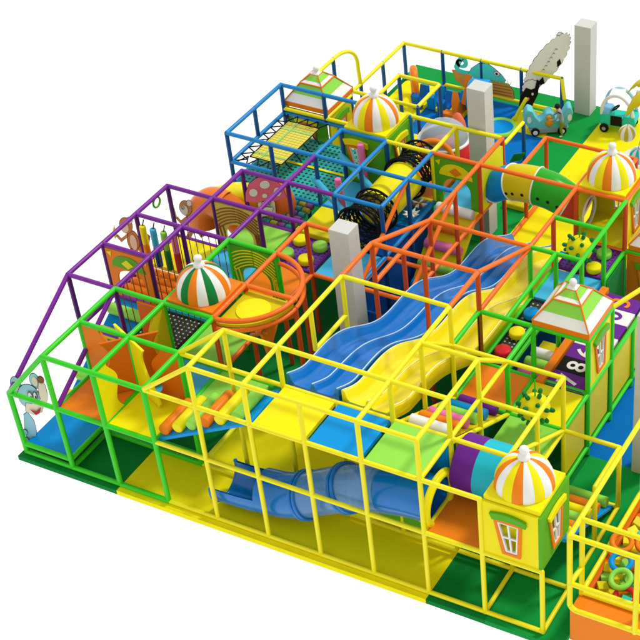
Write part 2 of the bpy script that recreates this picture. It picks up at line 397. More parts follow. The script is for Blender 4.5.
net(1,2,2,3,L1,nK,'black net floor behind the front left frame, beside the rope curtain')
net(7,4,7.5,6,L1,nK,'black net floor with a row of red, yellow and blue pads')
net(0,7,2,9,L1,nT,'large teal net floor under the yellow trampoline')
one('net_seam','yellow webbing strips crossing the large teal net','strap',MB().box((.95,7.05,L1+.01),(1.01,8.95,L1+.022)).box((.06,8.02,L1+.0235),(1.94,8.08,L1+.035)),vY)

def pad(x,y,z,m,label):
    one('stepping_pad', label, 'stepping pad', MB().lathe((x,y,z),[(.001,0),(.135,0),(.145,.015),(.145,.09),(.138,.108),(.12,.118),(.001,.12)],36), m, 'round stepping pads')
for (x,y,m,l) in ((2.3,5.75,vY,'yellow stepping pad at the back left of the purple net nearest the column'),(2.75,5.72,vG,'green stepping pad at the back right of the purple net nearest the column'),
                  (2.28,5.28,vG,'green stepping pad at the front left of the purple net nearest the column'),(2.72,5.25,vY,'yellow stepping pad at the front right of the purple net nearest the column')):
    pad(x,y,L1+.02,m,l)
for (x,y,m,l) in ((7.28,7.62,vY,'yellow stepping pad behind the hanging spiky ball by the domed house'),(7.72,7.68,vG,'green stepping pad at the doorway of the domed house'),(7.72,7.2,vY,'yellow stepping pad right of the spiky ball by the domed house')):
    pad(x,y,L1+.02,m,l)
for (x,y,m,l) in ((7.24,4.35,vR,'red stepping pad on the black net'),(7.25,4.9,vY,'yellow stepping pad on the black net, between red and blue'),(7.25,5.5,vB,'blue stepping pad on the black net')):
    pad(x,y,L1+.02,m,l)

# ------------------------------------------------------------------ roller ramps
def roller_ramp(name, label, cat, quad, mbase, rollers, along='y', r=.085, th=.06, names='roller'):
    """quad = four corners of the sloping board; rollers=[(f,material)] at fraction f from edge 0-1 towards edge 3-2"""
    q = [Vector(p) for p in quad]
    t = thing(name, label, cat, tuple((q[0]+q[1])/2))
    n = (q[1]-q[0]).cross(q[3]-q[0]).normalized()
    if n.z < 0: n = -n
    mb = MB(); vs = q + [p - n*th for p in q]
    mb.add(vs, [(0,1,2,3),(7,6,5,4),(0,4,5,1),(1,5,6,2),(2,6,7,3),(3,7,4,0)])
    link_mesh('board', mb, mbase, t, .012)
    for f, m in rollers:
        a = q[0].lerp(q[3], f) + n*(r*.9); b = q[1].lerp(q[2], f) + n*(r*.9)
        d = (b-a).normalized()
        link_mesh('roller', MB().rod(a+d*.05, b-d*.05, r), m, t)
    return t
roller_ramp('roller_ramp','blue ramp of orange, yellow and green rollers climbing to the front platform','ramp',
  ((3.02,.06,L1+.03),(3.02,.94,L1+.03),(4.97,.94,L2-.02),(4.97,.06,L2-.02)), vN,
  [(.08,vO),(.23,vY),(.38,vG),(.53,vO),(.69,vY),(.87,vG)], r=.105)
roller_ramp('roller_ramp','blue ramp with green and yellow rollers rising at the left under purple tubes','ramp',
  ((.05,1.0,.24),(.95,1.0,.24),(.95,3,L1-.02),(.05,3,L1-.02)), vN, [(.12,vY),(.30,vG),(.5,vG),(.68,vY),(.88,vG)], r=.11)
roller_ramp('roller_bridge','bridge of white, orange, pink, green, blue and purple rollers on yellow rails','bridge',
  ((7.1,1.05,L2-.12),(7.9,1.05,L2-.12),(7.9,3.0,L1-.05),(7.1,3.0,L1-.05)), vYd, [(.09,vW),(.24,vO),(.39,vPk),(.55,vG),(.72,vB),(.91,vP)], r=.1, th=.02)
roller_ramp('roller_ramp','steep yellow ramp with white, orange, pink and green rollers beside the blue wall','ramp',
  ((4.06,6.45,.05),(4.94,6.45,.05),(4.94,7.98,L1+.02),(4.06,7.98,L1+.02)), vY, [(.02,vP),(.2,vN),(.4,vG),(.6,vPk),(.78,vO),(.96,vW)], r=.1)
roller_ramp('roller_ramp','small blue ramp with green, orange and yellow rollers behind the windowed house','ramp',
  ((9.08,1.9,.62),(9.08,1.0,1.05),(9.96,1.0,1.05),(9.96,1.9,.62)), vN, [], r=.09)
roller_ramp('roller_ramp','blue sloping board with long green and orange rollers on the green side floor','ramp',
  ((9.1,2.95,.10),(9.94,2.95,.10),(9.94,1.02,1.12),(9.1,1.02,1.12)), vN, [(.1,vG),(.29,vO),(.46,vY),(.63,vG),(.82,vO)], r=.1)
for o in list(bpy.data.objects):
    if o.get('label','').startswith('small blue ramp'):
        for c in list(o.children): bpy.data.objects.remove(c)
        bpy.data.objects.remove(o)
# flat ribbed orange steps at the left
mb = MB()
for k in range(5): mb.rod((.05,3.1+.19*k,L1-.02),(.95,3.1+.19*k,L1-.02),.085)
one('ribbed_mat','orange ribbed mat between the orange archway and hanging bags','mat',mb,vO)
# bumpy rainbow rollers
t = thing('roller_bed','small purple, teal and mustard rollers in a bed behind the mushroom','rollers',(1.5,6.5,L1))
cs = [mat('plum_vinyl',(120,70,120),.4),mat('dusty_teal_vinyl',(40,130,130),.4),mat('ochre_vinyl',(150,140,50),.4)]
for k in range(6):
    for j in range(5):
        link_mesh('roller', MB().rod((1.08+.17*j,6.1+.155*k,L1),(1.22+.17*j,6.1+.155*k,L1),.06,14), cs[(k+j)%3], t)

# ------------------------------------------------------------------ wave slides
def wave_slide(name, label, x0, x1, m, ml):
    t = thing(name, label, 'slide', ((x0+x1)/2, 9.2, 0), 'wave slides side by side')
    w = x1-x0; xm = (x0+x1)/2
    def zb(y):
        base = 2.56 - .305*(y-1.1)
        f = min(1, (y-1.1)/.5)
        return base + .10*f*cos(2*pi*(y-2.6)/2.7) - .02
    def wt(y): return zb(y) + .23 + .03*cos(2*pi*(y-2.6)/2.7)
    sec = lambda y: [(x0, wt(y)-.03),(x0+.0, wt(y)),(x0+.035, wt(y)+.008),(x0+.06, wt(y)-.02),(x0+.09, zb(y)+.06),(x0+.14, zb(y)+.01),(xm-.09, zb(y)),(xm-.05, zb(y)+.03),(xm-.03, zb(y)+.12),(xm, zb(y)+.145),(xm+.03, zb(y)+.12),(xm+.05, zb(y)+.03),(xm+.09, zb(y)),
                       (x1-.14, zb(y)+.01),(x1-.09, zb(y)+.06),(x1-.06, wt(y)-.02),(x1-.035, wt(y)+.008),(x1, wt(y)),(x1, wt(y)-.03)]
    ys = [1.1 + 8.1*i/110 for i in range(111)]
    P = [sec(y) for y in ys]; k = len(P[0])
    vs = []; 
    for y, p in zip(ys, P): vs += [(a, y, b) for a, b in p]
    for y, p in zip(ys, P): vs += [(x0 if i < 5 else (x1 if i > k-6 else a), y, zb(y)-.07 if 0 < i < k-1 else zb(y)-.07) for i, (a, b) in enumerate(p)]
    n = len(ys); fs = []
    mb = MB(); 
    for i in range(n-1):
        for j in range(k-1):
            fs.append((i*k+j, i*k+j+1, (i+1)*k+j+1, (i+1)*k+j))
    mb.add(vs[:n*k], fs, 0, True)
    # outer walls, underside and end caps as one skin
    low = []
    for y in ys: low += [(x0, y, wt(y)-.03),(x0+.004, y, zb(y)-.06),(x0+.05, y, zb(y)-.085),(x1-.05, y, zb(y)-.085),(x1-.004, y, zb(y)-.06),(x1, y, wt(y)-.03)]
    fs = []
    for i in range(n-1):
        for j in range(5): fs.append((i*6+j, (i+1)*6+j, (i+1)*6+j+1, i*6+j+1))
    mb.add(low, fs, 0, True)
    for i in (0, n-1):
        y = ys[i]; a = [(q[0], y, q[1]) for q in P[i]]; c = [(x1-.004,y,zb(y)-.06),(x1-.05,y,zb(y)-.085),(x0+.05,y,zb(y)-.085),(x0+.004,y,zb(y)-.06)]
        # fan of quads between the profile and a flat bottom
        bot = [(q[0], y, zb(y)-.085) for q in P[i]]
        vv = a + bot; ff = [(j, j+1, k+j+1, k+j) for j in range(k-1)]
        mb.add(vv, ff, 0, False)
    link_mesh('chute', mb, m, t)
    for s0 in (x0+.018, xm, x1-.018):
        g = MB(); pts = [(s0, y, (wt(y)+.012) if s0 != xm else zb(y)+.148) for y in ys]
        g.path(pts, .013, 6); link_mesh('edge_highlight', g, ml, t)  # pale strips paint the shine along wall tops and middle ridge
    return t
wave_slide('wave_slide','blue two lane wave slide running down from the front platform',5.02,5.97,pB,pBl)
wave_slide('wave_slide','yellow two lane wave slide to the right of the blue one',6.03,6.97,pY,pYl)

# ------------------------------------------------------------------ tube slide under the front platform
t = thing('tube_slide','blue spiral tube slide with clear section lying under the front platform','slide',(6,.5,0))
def smooth(pts, n=8):
    out = []; P = [Vector(p) for p in pts]
    for i in range(len(P)-1):
        p0, p1, p2, p3 = P[max(i-1,0)], P[i], P[i+1], P[min(i+2,len(P)-1)]
        for k in range(n):
            s = k/n
            out.append(.5*((2*p1)+(-p0+p2)*s+(2*p0-5*p1+4*p2-p3)*s*s+(-p0+3*p1-3*p2+p3)*s**3))
    out.append(P[-1]); return out
def shell(pts, r, m, name, parent, th=.025, arc=None, n=32, up=(0,0,1)):
    mb = MB(); k = len(pts)
    rs = r if isinstance(r, list) else [r]*k
    mb.ring_sweep(pts, rs, n, caps=False, up=up, arc=arc)
    mb.ring_sweep(pts, [q-th for q in rs], n, caps=False, up=up, arc=arc)
    return link_mesh(name, mb, m, parent)
def flange(c, d, r, m, parent, name='flange', w=.04, h=.035):
    c = Vector(c); d = Vector(d).normalized()
    mb = MB().torus(c+d*w, r, h, d, 40, 10).torus(c-d*w, r, h, d, 40, 10)
    return link_mesh(name, mb, m, parent)
c1 = smooth([(7.98,.5,1.66),(7.5,.5,1.62),(7.05,.5,1.52)])
c2 = smooth([(7.05,.5,1.52),(6.7,.5,1.40),(6.33,.5,1.25)])
c3 = smooth([(6.33,.5,1.25),(5.9,.5,1.0),(5.52,.5,.76)])
c4 = smooth([(5.52,.5,.76),(5.1,.5,.60),(4.7,.5,.53)])
c5 = smooth([(4.7,.5,.53),(4.3,.5,.49),(3.85,.5,.48)])
shell(c1,.39,pB,'tube_section',t); shell(c2,.39,pTr,'clear_section',t,.012); shell(c3,.39,pTr,'clear_section',t,.012)
shell(c4,.39,pB,'tube_section',t)
shell(c5,.39,pB,'open_chute',t,.03,arc=(pi*.5-.25,pi*1.5+.25))
flange((6.33,.5,1.25),c3[1]-c3[0],.40,pB,t); flange((5.52,.5,.76),c4[1]-c4[0],.40,pB,t)
mb = MB()
for a in (pi*.5-.25, pi*1.5+.25):
    pass
e = c5[-1]; lip = [e + Vector((0, -sin(a)*.39, cos(a)*.39)) for a in [pi*.5-.25 + (pi+.5)*k/20 for k in range(21)]]
mb.path(lip, .035, 10); link_mesh('rolled_lip', mb, pB, t)
link_mesh('mouth_collar', MB().torus((8.02,.5,1.70),.42,.06,(1,0,0),44,12).torus((8.0,.5,1.70),.47,.035,(1,0,0),44,10), vY, t)
# wall pads behind the tube slide
one('wall_pad','blue wall pad behind the round yellow port','wall pad',MB().box((7.3,.96,.75),(7.97,1.0,L2-.2)),vN,None,.012)
t = thing('wall_pad','lime wall pad with a pale circle behind the tube slide','wall pad',(7.0,1.0,.3))
link_mesh('pad', MB().slab([(6.1,.32),(7.9,.32),(7.9,.5),(7.5,1.3),(6.5,1.3)],(0,.97,0),(1,0,0),(0,0,1),-.05), vGd, t, .008)
link_mesh('pale_patch', MB().slab([(7.45+.22*cos(a),.72+.25*sin(a)) for a in [2*pi*k/20 for k in range(20)]],(0,.955,0),(1,0,0),(0,0,1),.01), cream, t)

# ------------------------------------------------------------------ domes and pyramid roofs
def dome(x0, y0, z, cols3, plate_m, label, name='dome_roof'):
    t = thing(name, label, 'roof', (x0+.5,y0+.5,z), 'roofs on top of the play frame')
    link_mesh('roof_plate', MB().box((x0+.04,y0+.04,z-.03),(x0+.96,y0+.96,z+.055)), plate_m, t, .012)
    prof = [(.445,0)]+[(.45*cos(a)*(1+.03*sin(a)), .02+.52*sin(a)) for a in [i*pi/2/14 for i in range(0,14)]]+[(.03,.545)]
    N = 96
    link_mesh('striped_dome', MB().lathe((x0+.5,y0+.5,z+.055),prof,N,mfun=lambda k,i: (int((k+4)//6) % 16) % 3 if False else [0,1,2,0,1,2,0,1,2,0,1,2,0,1,2,1][(k//6)%16], puff=.025, lobes=16), cols3, t)
    link_mesh('finial', MB().lathe((x0+.5,y0+.5,z+.58),[(.001,-.03),(.085,-.02),(.1,.02),(.09,.06),(.05,.09),(.045,.11),(.065,.13),(.075,.165),(.062,.2),(.03,.222),(.001,.227)],28), vW, t)
    return t
dome(9,0,L2+.02,[vO,vW,vY],vY,'orange, white and yellow striped dome on the front house')
dome(2,8,L2+.02,[vO,vW,vY],vY,'orange, white and yellow striped dome at the back beside the spiral tunnel')
dome(7,8,L2+.02,[vO,vW,vY],vY,'orange, white and yellow striped dome at the end of the rocket tunnel')
dome(2,2,L2+.02,[vO,vW,vGG],vO,'green, white and orange striped dome beside the round balcony')

def pyramid(x0, y0, z, w, label):
    t = thing('pyramid_roof', label, 'roof', (x0+w/2,y0+w/2,z), 'roofs on top of the play frame')
    c = (x0+w/2, y0+w/2)
    def ringq(s, h): return [(c[0]-s,c[1]-s,z+h),(c[0]+s,c[1]-s,z+h),(c[0]+s,c[1]+s,z+h),(c[0]-s,c[1]+s,z+h)]
    link_mesh('fascia', MB().box((x0-.02,y0-.02,z-.02),(x0+w+.02,y0+w+.02,z+.09)), vO, t, .012)
    rows = [(.52,.09,0),(.40,.22,1),(.27,.40,0),(.26,.41,None),(.20,.46,1),(.12,.56,0),(.06,.64,None)]
    mb = MB(); mats = [vW, vG, vO]
    prs = [(.51,.09),(.385,.235),(.25,.415),(.255,.435),(.19,.47),(.10,.56),(.09,.575),(.05,.61),(.001,.63)]
    cc = [0,1,2,0,1,2,0,0]
    for (s0,h0),(s1,h1),m in zip(prs, prs[1:], cc):
        a, b = ringq(s0*w,h0), ringq(s1*w,h1)
        for i in range(4):
            j = (i+1) % 4; mb.add([a[i],a[j],b[j],b[i]],[(0,1,2,3)],m)
    link_mesh('striped_roof', mb, mats, t)
    for i in range(4):
        a, b = ringq(.51*w,.09)[i], ringq(.255*w,.42)[i]
        link_mesh('ridge_piping', MB().tube(a,b,.014,8), vO, t)
        a, b = ringq(.25*w,.435)[i], ringq(.09*w,.575)[i]
        link_mesh('ridge_piping', MB().tube(a,b,.012,8), vO, t)
    q = ringq(.255*w,.425)
    link_mesh('band_piping', MB().tube(q[0],q[1],.016,8).tube(q[1],q[2],.016,8).tube(q[2],q[3],.016,8).tube(q[3],q[0],.016,8), vO, t)
    link_mesh('finial', MB().sphere((c[0],c[1],z+.67),.065), vW, t)
pyramid(8,4,L2+.06,1.0,'lime and white striped pyramid roof above the number tiles on the right')
pyramid(0,9.08,2.06,1.0,'lime and white striped pyramid roof at the back left behind the trampoline')
pyramid(8.1,8.0,L1+.1,1.0,'lime and white striped pyramid roof cut by the right edge')

# ------------------------------------------------------------------ house walls with windows
def win_panel(O, U, z0, z1, w, mw, label, awn, mfr=vO, cx=.5, th=.05, name='house_wall', flip=1, sc=1.0, group='house walls with crooked windows'):
    """upright wall panel starting at O going along U for w; outward side is U x Z"""
    O = Vector(O); t = thing(name, label, 'wall panel', tuple(O+Vector(U)*w/2), group)
    V = Vector((0,0,1)); h = z1-z0; U = Vector(U)
    P0 = O.copy(); P0.z = z0
    c = cx*w; lo, hi = .18*h, .72*h
    wb, wt_ = .11*sc, .2*sc
    inner = [(c-wb+.03,lo),(c+wb+.03,lo),(c+wt_-.02,hi),(c-wt_-.02,hi)]
    def grow(q, d): 
        mx = sum(p[0] for p in q)/4; my = sum(p[1] for p in q)/4
        return [(p[0]+d*(1 if p[0] > mx else -1), p[1]+d*(1 if p[1] > my else -1)) for p in q]
    link_mesh('wall', MB().frame_slab([(0,0),(w,0),(w,h),(0,h)], inner, P0, U, V, th, off=-th), mw, t)
    f = link_mesh('window', MB().frame_slab(grow(inner,.055), grow(inner,.0), P0, U, V, .03, off=.001), mfr, t, .006)
    mb = MB().frame_slab(grow(inner,.0), grow(inner,-.03), P0, U, V, .035, off=-.02)
    a, b = [( (inner[i][0]+inner[j][0])/2, (inner[i][1]+inner[j][1])/2) for i, j in ((0,1),(3,2))]
    mb.slab([(a[0]-.014,a[1]),(a[0]+.014,a[1]),(b[0]+.014,b[1]),(b[0]-.014,b[1])], P0, U, V, .03, off=-.016)
    for fr_ in (.5,):
        l = (inner[0][0]+(inner[3][0]-inner[0][0])*fr_, lo+(hi-lo)*fr_); r_ = (inner[1][0]+(inner[2][0]-inner[1][0])*fr_, lo+(hi-lo)*fr_)
        mb.slab([(l[0],l[1]-.014),(r_[0],r_[1]-.014),(r_[0],r_[1]+.014),(l[0],l[1]+.014)], P0, U, V, .026, off=-.012)
    link_mesh('muntins', mb, vW, f)
    q = [(c-wt_-.13,hi+.03),(c-wt_-.10,hi+.17)]
    top = [(c-wt_-.13+ (2*wt_+.24)*k/10, hi+.16+.05*sin(pi*k/10)) for k in range(11)]
    bot = [(c+wt_+.11-(2*wt_+.24)*k/10*.92, hi+.045+.035*sin(pi*k/10)) for k in range(11)]
    link_mesh('awning', MB().slab(top[::-1]+bot[::-1], P0, U, V, .05, off=.004), awn, t, .006)
    return t
win_panel((9.0,-.0,0),(1,0,0),L1,L2-.02,.947,vY,'yellow wall with crooked window and green awning facing the front',vGd, sc=.9)
win_panel((10.0,0,0),(0,1,0),L1,L2-.02,1.0,vGd,'green wall with crooked window and yellow awning on the front house',vY, sc=.9)
win_panel((9.945,.985,0),(-1,0,0),L1,L2-.02,.94,vY,'yellow rear wall of the front house, seen through its windows',vGd, sc=.9)
win_panel((9.0,4,0),(0,1,0),L1+.02,L2-.02,1.0,vY,'yellow wall with crooked window below the pyramid roof',vGd, sc=.9)
win_panel((8.0,8,0),(0,1,0),L1+.02,L2-.02,1.0,vY,'yellow wall with crooked window on the side of the rocket house',vGd, sc=.9)
win_panel((7.94,8.98,0),(-1,0,0),L1+.02,L2-.02,.9,vYd,'mustard back wall of the rocket house with a window',vGd, sc=.8)
win_panel((8.06,7.98,0),(1,0,0),.2,L1,.95,vO,'orange wall with window under the pyramid roof at the right edge',vGd, sc=.9)
win_panel((2.03,8.0,0),(1,0,0),L1+.02,L2-.02,.91,vGd,'green front wall of the back domed house with a window',vY, cx=.32, sc=.8)
win_panel((3.0,8.02,0),(0,1,0),L1+.02,L2-.02,.96,vGd,'green side wall of the back domed house with a window',vY, sc=.8)
win_panel((0.02,9.05,0),(1,0,0),.9,2.0,.93,vGd,'green wall with window beneath the back left pyramid roof',vY, sc=.85)
win_panel((1.02,9.1,0),(0,1,0),.9,2.0,.9,vYd,'mustard wall with leaves beneath the back left pyramid roof',vGd, sc=.7)
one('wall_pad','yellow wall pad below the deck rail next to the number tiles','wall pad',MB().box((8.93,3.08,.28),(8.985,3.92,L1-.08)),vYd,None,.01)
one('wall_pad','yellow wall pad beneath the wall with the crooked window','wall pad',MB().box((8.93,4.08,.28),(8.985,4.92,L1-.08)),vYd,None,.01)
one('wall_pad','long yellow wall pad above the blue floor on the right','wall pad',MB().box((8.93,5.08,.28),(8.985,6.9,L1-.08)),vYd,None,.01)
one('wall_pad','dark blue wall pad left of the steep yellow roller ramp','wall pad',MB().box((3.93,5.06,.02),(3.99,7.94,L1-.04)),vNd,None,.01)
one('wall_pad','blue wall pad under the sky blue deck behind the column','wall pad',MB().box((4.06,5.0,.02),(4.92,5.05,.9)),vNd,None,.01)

# number tiles
t = thing('number_mat','hopscotch mat of purple, black and white number tiles between orange strips','mat',(8.58,4.1,L1))
tl = [(vP,'7',vW),(vK,'8',vW),(vP,'6',vW),(vW,'2',vO),(vP,'1',vW),(vW,'0',vP),(vP,'3',vO)]
ys = 3.96
def numeral(ch, cx, cy, z, m, size, par, rot=0):
    cu = bpy.data.curves.new('numeral','FONT'); cu.body = ch; cu.size = size*S; cu.extrude = .004*S; cu.align_x = 'CENTER'; cu.align_y = 'CENTER'; cu.offset = .008
    o = bpy.data.objects.new('numeral_tmp', cu); col.objects.link(o); bpy.context.view_layer.update()
    me = bpy.data.meshes.new_from_object(o.evaluated_get(bpy.context.evaluated_depsgraph_get())); bpy.data.objects.remove(o)
    me.name = 'numeral'; me.materials.clear(); me.materials.append(m)
    n = bpy.data.objects.new('numeral', me); col.objects.link(n); n.parent = par
    o0 = Vector(ORG_[par.name]); n.location = (Vector((cx,cy,z))-o0)*S; n.rotation_euler = (0,0,rot)
for k, (m, ch, mc) in enumerate(tl):
    y0 = ys + k*.39
    tile = link_mesh('tile', MB().box((8.24,y0,L1-.04),(8.92,y0+.385,L1+.03)), m, t, .006)
    ORG_[tile.name] = ORG_[t.name]
    numeral(ch, 8.58, y0+.19, L1+.036, mc, .5, tile, rot=pi/2)
link_mesh('side_strip', MB().box((8.08,3.9,L1-.06),(8.22,6.75,L1+.09)), vO, t, .01)
link_mesh('side_strip', MB().box((8.935,4.1,L1-.1),(8.99,6.75,L1-.03)), vO, t, .008)
one('ramp_pad','orange sloping pad left of the number tiles','ramp',MB().slab([(3.6,L1-.5),(4.9,L1+.02),(4.9,L1-.06),(3.6,L1-.58)],(8.0,0,0),(0,1,0),(0,0,1),.2),vO,None,.008)
for k,(m,l) in enumerate(((vPk,'pink soft roll beside the number tiles'),(vG,'green soft roll beside the number tiles'),(vW,'white soft roll at the edge of the orange mat'))):
    one('soft_roll', l, 'roller', MB().rod((7.56,4.3+.28*k,L1-.2),(7.98,4.3+.28*k,L1-.2),.1), m, 'loose soft rolls')

# spiky balls
def spiky(x, y, z, label):
    t = thing('spiky_ball', label, 'hanging ball', (x,y,z), 'hanging spiky balls')
    link_mesh('ball', MB().sphere((x,y,z),.25,N=32,M=18), vY, t)
    n = 26
    for i in range(n):
        ph = math.acos(1-2*(i+.5)/n); th = pi*(1+5**.5)*i
        d = Vector((cos(th)*sin(ph), sin(th)*sin(ph), cos(ph)))
        c = Vector((x,y,z))+d*.24
        link_mesh('spike', MB().lathe(c,[(.001,-.01),(.034,0),(.04,.05),(.03,.08),(.001,.095)],12,ax=d), vGG, t)
    link_mesh('rope', MB().tube((x,y,z+.24),(x,y,L2-.05),.013,8), GRN, t)
spiky(8.58,2.82,L1+.50,'yellow ball with green spikes hanging over the lime mat on the right')
spiky(7.42,7.22,L1+.42,'yellow ball with green spikes hanging over the purple net by the domed house')

# barrel
t = thing('roller_barrel','striped purple and cyan barrel lying behind the orange mat','barrel',(8.55,1.35,L1))
cx = Vector((0,1.2,1.93)); r = .47
seg = [(8.1,8.46,vP),(8.46,8.9,vC),(8.9,9.1,vP)]
for a,b,m in seg: shell([(a,cx.y,cx.z),((a+b)/2,cx.y,cx.z),(b,cx.y,cx.z)],r,m,'barrel_band',t,.04,n=40)
link_mesh('rim', MB().torus((8.1,cx.y,cx.z),r-.02,.022,(1,0,0)), vP, t)

# ------------------------------------------------------------------ foam spinner and wavy panels (front left)
def wavy(w, h, top=.45, flip=False):
    pts = [(0,0)]
    n = 20
    for k in range(n+1):
        s = k/n; x = w*(1 - .30*s - .24*sin(s*2.4*pi)*(1-.2*s)*.8)
        pts.append((x, h*s))
    pts[-1] = (w*top+.08, h); pts.append((0,h))
    return pts
t = thing('foam_spinner','orange and yellow four winged foam spinner on the green frame','spinner',(2,1,L1))
for k, (d, m) in enumerate((((.72,.69,0),vOd),((-.72,-.69,0),vOd),((.88,-.40,0),vY),((-.88,.40,0),vY))):
    d = Vector(d)
    link_mesh('wing', MB().slab([(.03,.02),(.70,.02),(.74,.10),(.70,.22),(.60,.36),(.52,.44),(.46,.55),(.40,.68),(.37,.8),(.38,.92),(.44,1.04),(.50,1.115),(.03,1.115)],(2,1,L1+.02),d,(0,0,1),.05,off=-.025), m, t, .01)
def wavy_panel(O, U, w, m, label, h=L2-L1-.06):
    one('wavy_panel', label, 'panel', MB().slab(wavy(w,h),(O[0],O[1],L1+.03),U,(0,0,1),.05,off=-.025), m, 'wavy edged foam panels', .01)
wavy_panel((1.03,1,0),(1,0,0),.62,vO,'orange wavy panel by the roller climb, leftmost of the foam panels')
wavy_panel((2.97,1,0),(-1,0,0),.6,vOd,'burnt orange wavy panel left of the sky blue mat')
wavy_panel((2,.03,0),(0,1,0),.5,vY,'yellow wavy panel at the front rail between orange and yellow mats')
wavy_panel((2,1.97,0),(0,-1,0),.55,vYd,'mustard wavy panel in front of the black net')
one('wavy_panel','burnt orange upright pad behind the spinner','panel',MB().slab([(0,0),(.5,0),(.4,.5),(.5,1.05),(0,1.05)],(1.5,1.95,L1+.03),(1,0,0),(0,0,1),.05),vOd,'wavy edged foam panels',.01)

# ------------------------------------------------------------------ gates / archways
def archway(O, U, w, m, label, print_m, style, z0=L1+.03, z1=L2-.06):
    t = thing('archway', label, 'archway', tuple(Vector(O)+Vector(U)*w/2), 'archway panels')
    h = z1-z0; P0 = Vector((O[0],O[1],z0)); V = (0,0,1)
    hw = .30*w; c = w/2; n = 12
    inner = [(c-hw,0.0)] + [(c-hw*cos(pi*k/n), .38*h+.24*h*sin(pi*k/n)) for k in range(n+1)] + [(c+hw,0.0)]
    outer = [(0.03,0.0)] + [(0.03,.5*h)] + [(0.03+(w-.06)*k/(n-2), h) for k in range(n-1)] + [(w-.03,.5*h)] + [(w-.03,0.0)]
    mb = MB(); A = outer; B = inner; nn = len(A)
    U_ = Vector(U); N = U_.cross(Vector(V)).normalized()
    P = lambda q, o: P0 + U_*q[0] + Vector(V)*q[1] + N*o
    vs = [P(q,-.02) for q in A]+[P(q,-.02) for q in B]+[P(q,.02) for q in A]+[P(q,.02) for q in B]; fs = []
    for i in range(nn-1):
        j = i+1
        fs += [(i,nn+i,nn+j,j),(2*nn+i,2*nn+j,3*nn+j,3*nn+i),(i,j,2*nn+j,2*nn+i),(nn+i,3*nn+i,3*nn+j,nn+j)]
    fs += [(0,nn,3*nn,2*nn),(nn-1,2*nn-1+0,4*nn-1,3*nn-1)]
    mb.add(vs, fs); link_mesh('panel', mb, m, t)
    if style == 'vine':
        g = MB()
        for k in range(7):
            a = .12+.12*k
            pts = [P((.05+.02*k*w, .35*h+.095*k*h),.028)] 
        for s in (-1, 1):
            for k in range(3):
                x0 = c + s*(hw+.05+.06*k); pts = [P((x0+.03*sin(3*q+k), .03+q*.5*h),.028) for q in [i/8 for i in range(9)]]
                g.path(pts,.014,6)
            for k in range(6):
                pts = [P((c+s*(.01+ (w/2-.06)*q), h*(.97-.055*k) - .15*h*q*q - .02*k*q),.028) for q in [i/8 for i in range(9)]]
                g.path(pts,.014,6)
        link_mesh('printed_lines', g, print_m, t)
    else:
        g = MB(); top = [(c-.36*w*cos(pi*k/12), .66*h+.27*h*sin(pi*k/12)) for k in range(13)]
        g.slab(top, P0, U_, V, .012, off=.021); link_mesh('fan_print', g, print_m, t)
        g = MB().slab([(c-.13,.77*h),(c,.68*h),(c+.13,.77*h),(c,.87*h)], P0, U_, V, .012, off=.035)
        link_mesh('diamond', g, vO if style == 'diamond' else vY, t)
        for q in (.12,.88): link_mesh('corner_print', MB().slab([(q*w-.05,.93*h),(q*w+.03,.85*h),(q*w+.06,.97*h)], P0, U_, V, .01, off=.021), vY, t)
    return t
archway((0,3,0),(1,0,0),1.0,vO,'orange archway with a green fan and yellow diamond at the left',vGd,'fan')
archway((1,5,0),(1,0,0),1.0,mat('straw_print',(226,202,84),.5),'straw yellow archway with brown curved stripes',brown,'vine')
archway((2,4,0),(1,0,0),1.0,vGd,'green vine archway with yellow lines beside the round balcony',vY,'vine')
archway((4,8,0),(1,0,0),1.0,vGd,'green archway with a yellow fan and orange diamond above the steep rollers',vY,'diamond')

# rope curtains
def ropes(xs, y, z0, z1, label):
    t = thing('rope_curtain', label, 'rope curtain', ((xs[0]+xs[-1])/2,y,z0), 'rope curtains')
    for x in xs: link_mesh('rope', MB().tube((x,y,z0),(x,y,z1),.008,6), ropeM, t)
def ropes_y(x, ys, z0, z1, label):
    t = thing('rope_curtain', label, 'rope curtain', (x,(ys[0]+ys[-1])/2,z0), 'rope curtains')
    for y in ys: link_mesh('rope', MB().tube((x,y,z0),(x,y,z1),.009,6), ropeM, t)
ropes_y(1.0,[2.15+.16*k for k in range(6)],L1-.05,L2-.05,'brown rope curtain beside the top of the left roller ramp')
ropes_y(1.0,[3.12+.15*k for k in range(6)],L1+.02,L2-.05,'brown rope curtain beside the orange ribbed mat')
ropes_y(2.0,[2.12+.15*k for k in range(6)],L1+.02,L2-.05,'brown rope curtain under the edge of the green and orange dome')
ropes([1.12+.15*k for k in range(6)],4.0,L1+.06,L2-.05,'brown rope curtain by the sky blue mat and vine archway')
# hanging bags
for x,m1,m2,l in ((.2,vY,vO,'yellow over orange hanging bag, leftmost of four'),(.43,vLB,vNd,'sky blue over navy hanging bag'),(.66,vG,vGG,'lime over deep green hanging bag'),(.88,vPk,vR,'pink over red hanging bag, rightmost of four')):
    t = thing('hanging_bag', l, 'punching bag', (x,3.88,1.6), 'hanging bags')
    link_mesh('upper_half', MB().rod((x,3.88,2.02),(x,3.88,2.42),.06,18), m1, t)
    link_mesh('lower_half', MB().rod((x,3.88,1.58),(x,3.88,2.02),.061,18), m2, t)
    link_mesh('cord', MB().tube((x,3.88,2.4),(x,3.95,L2-.04),.01,6), vK, t)

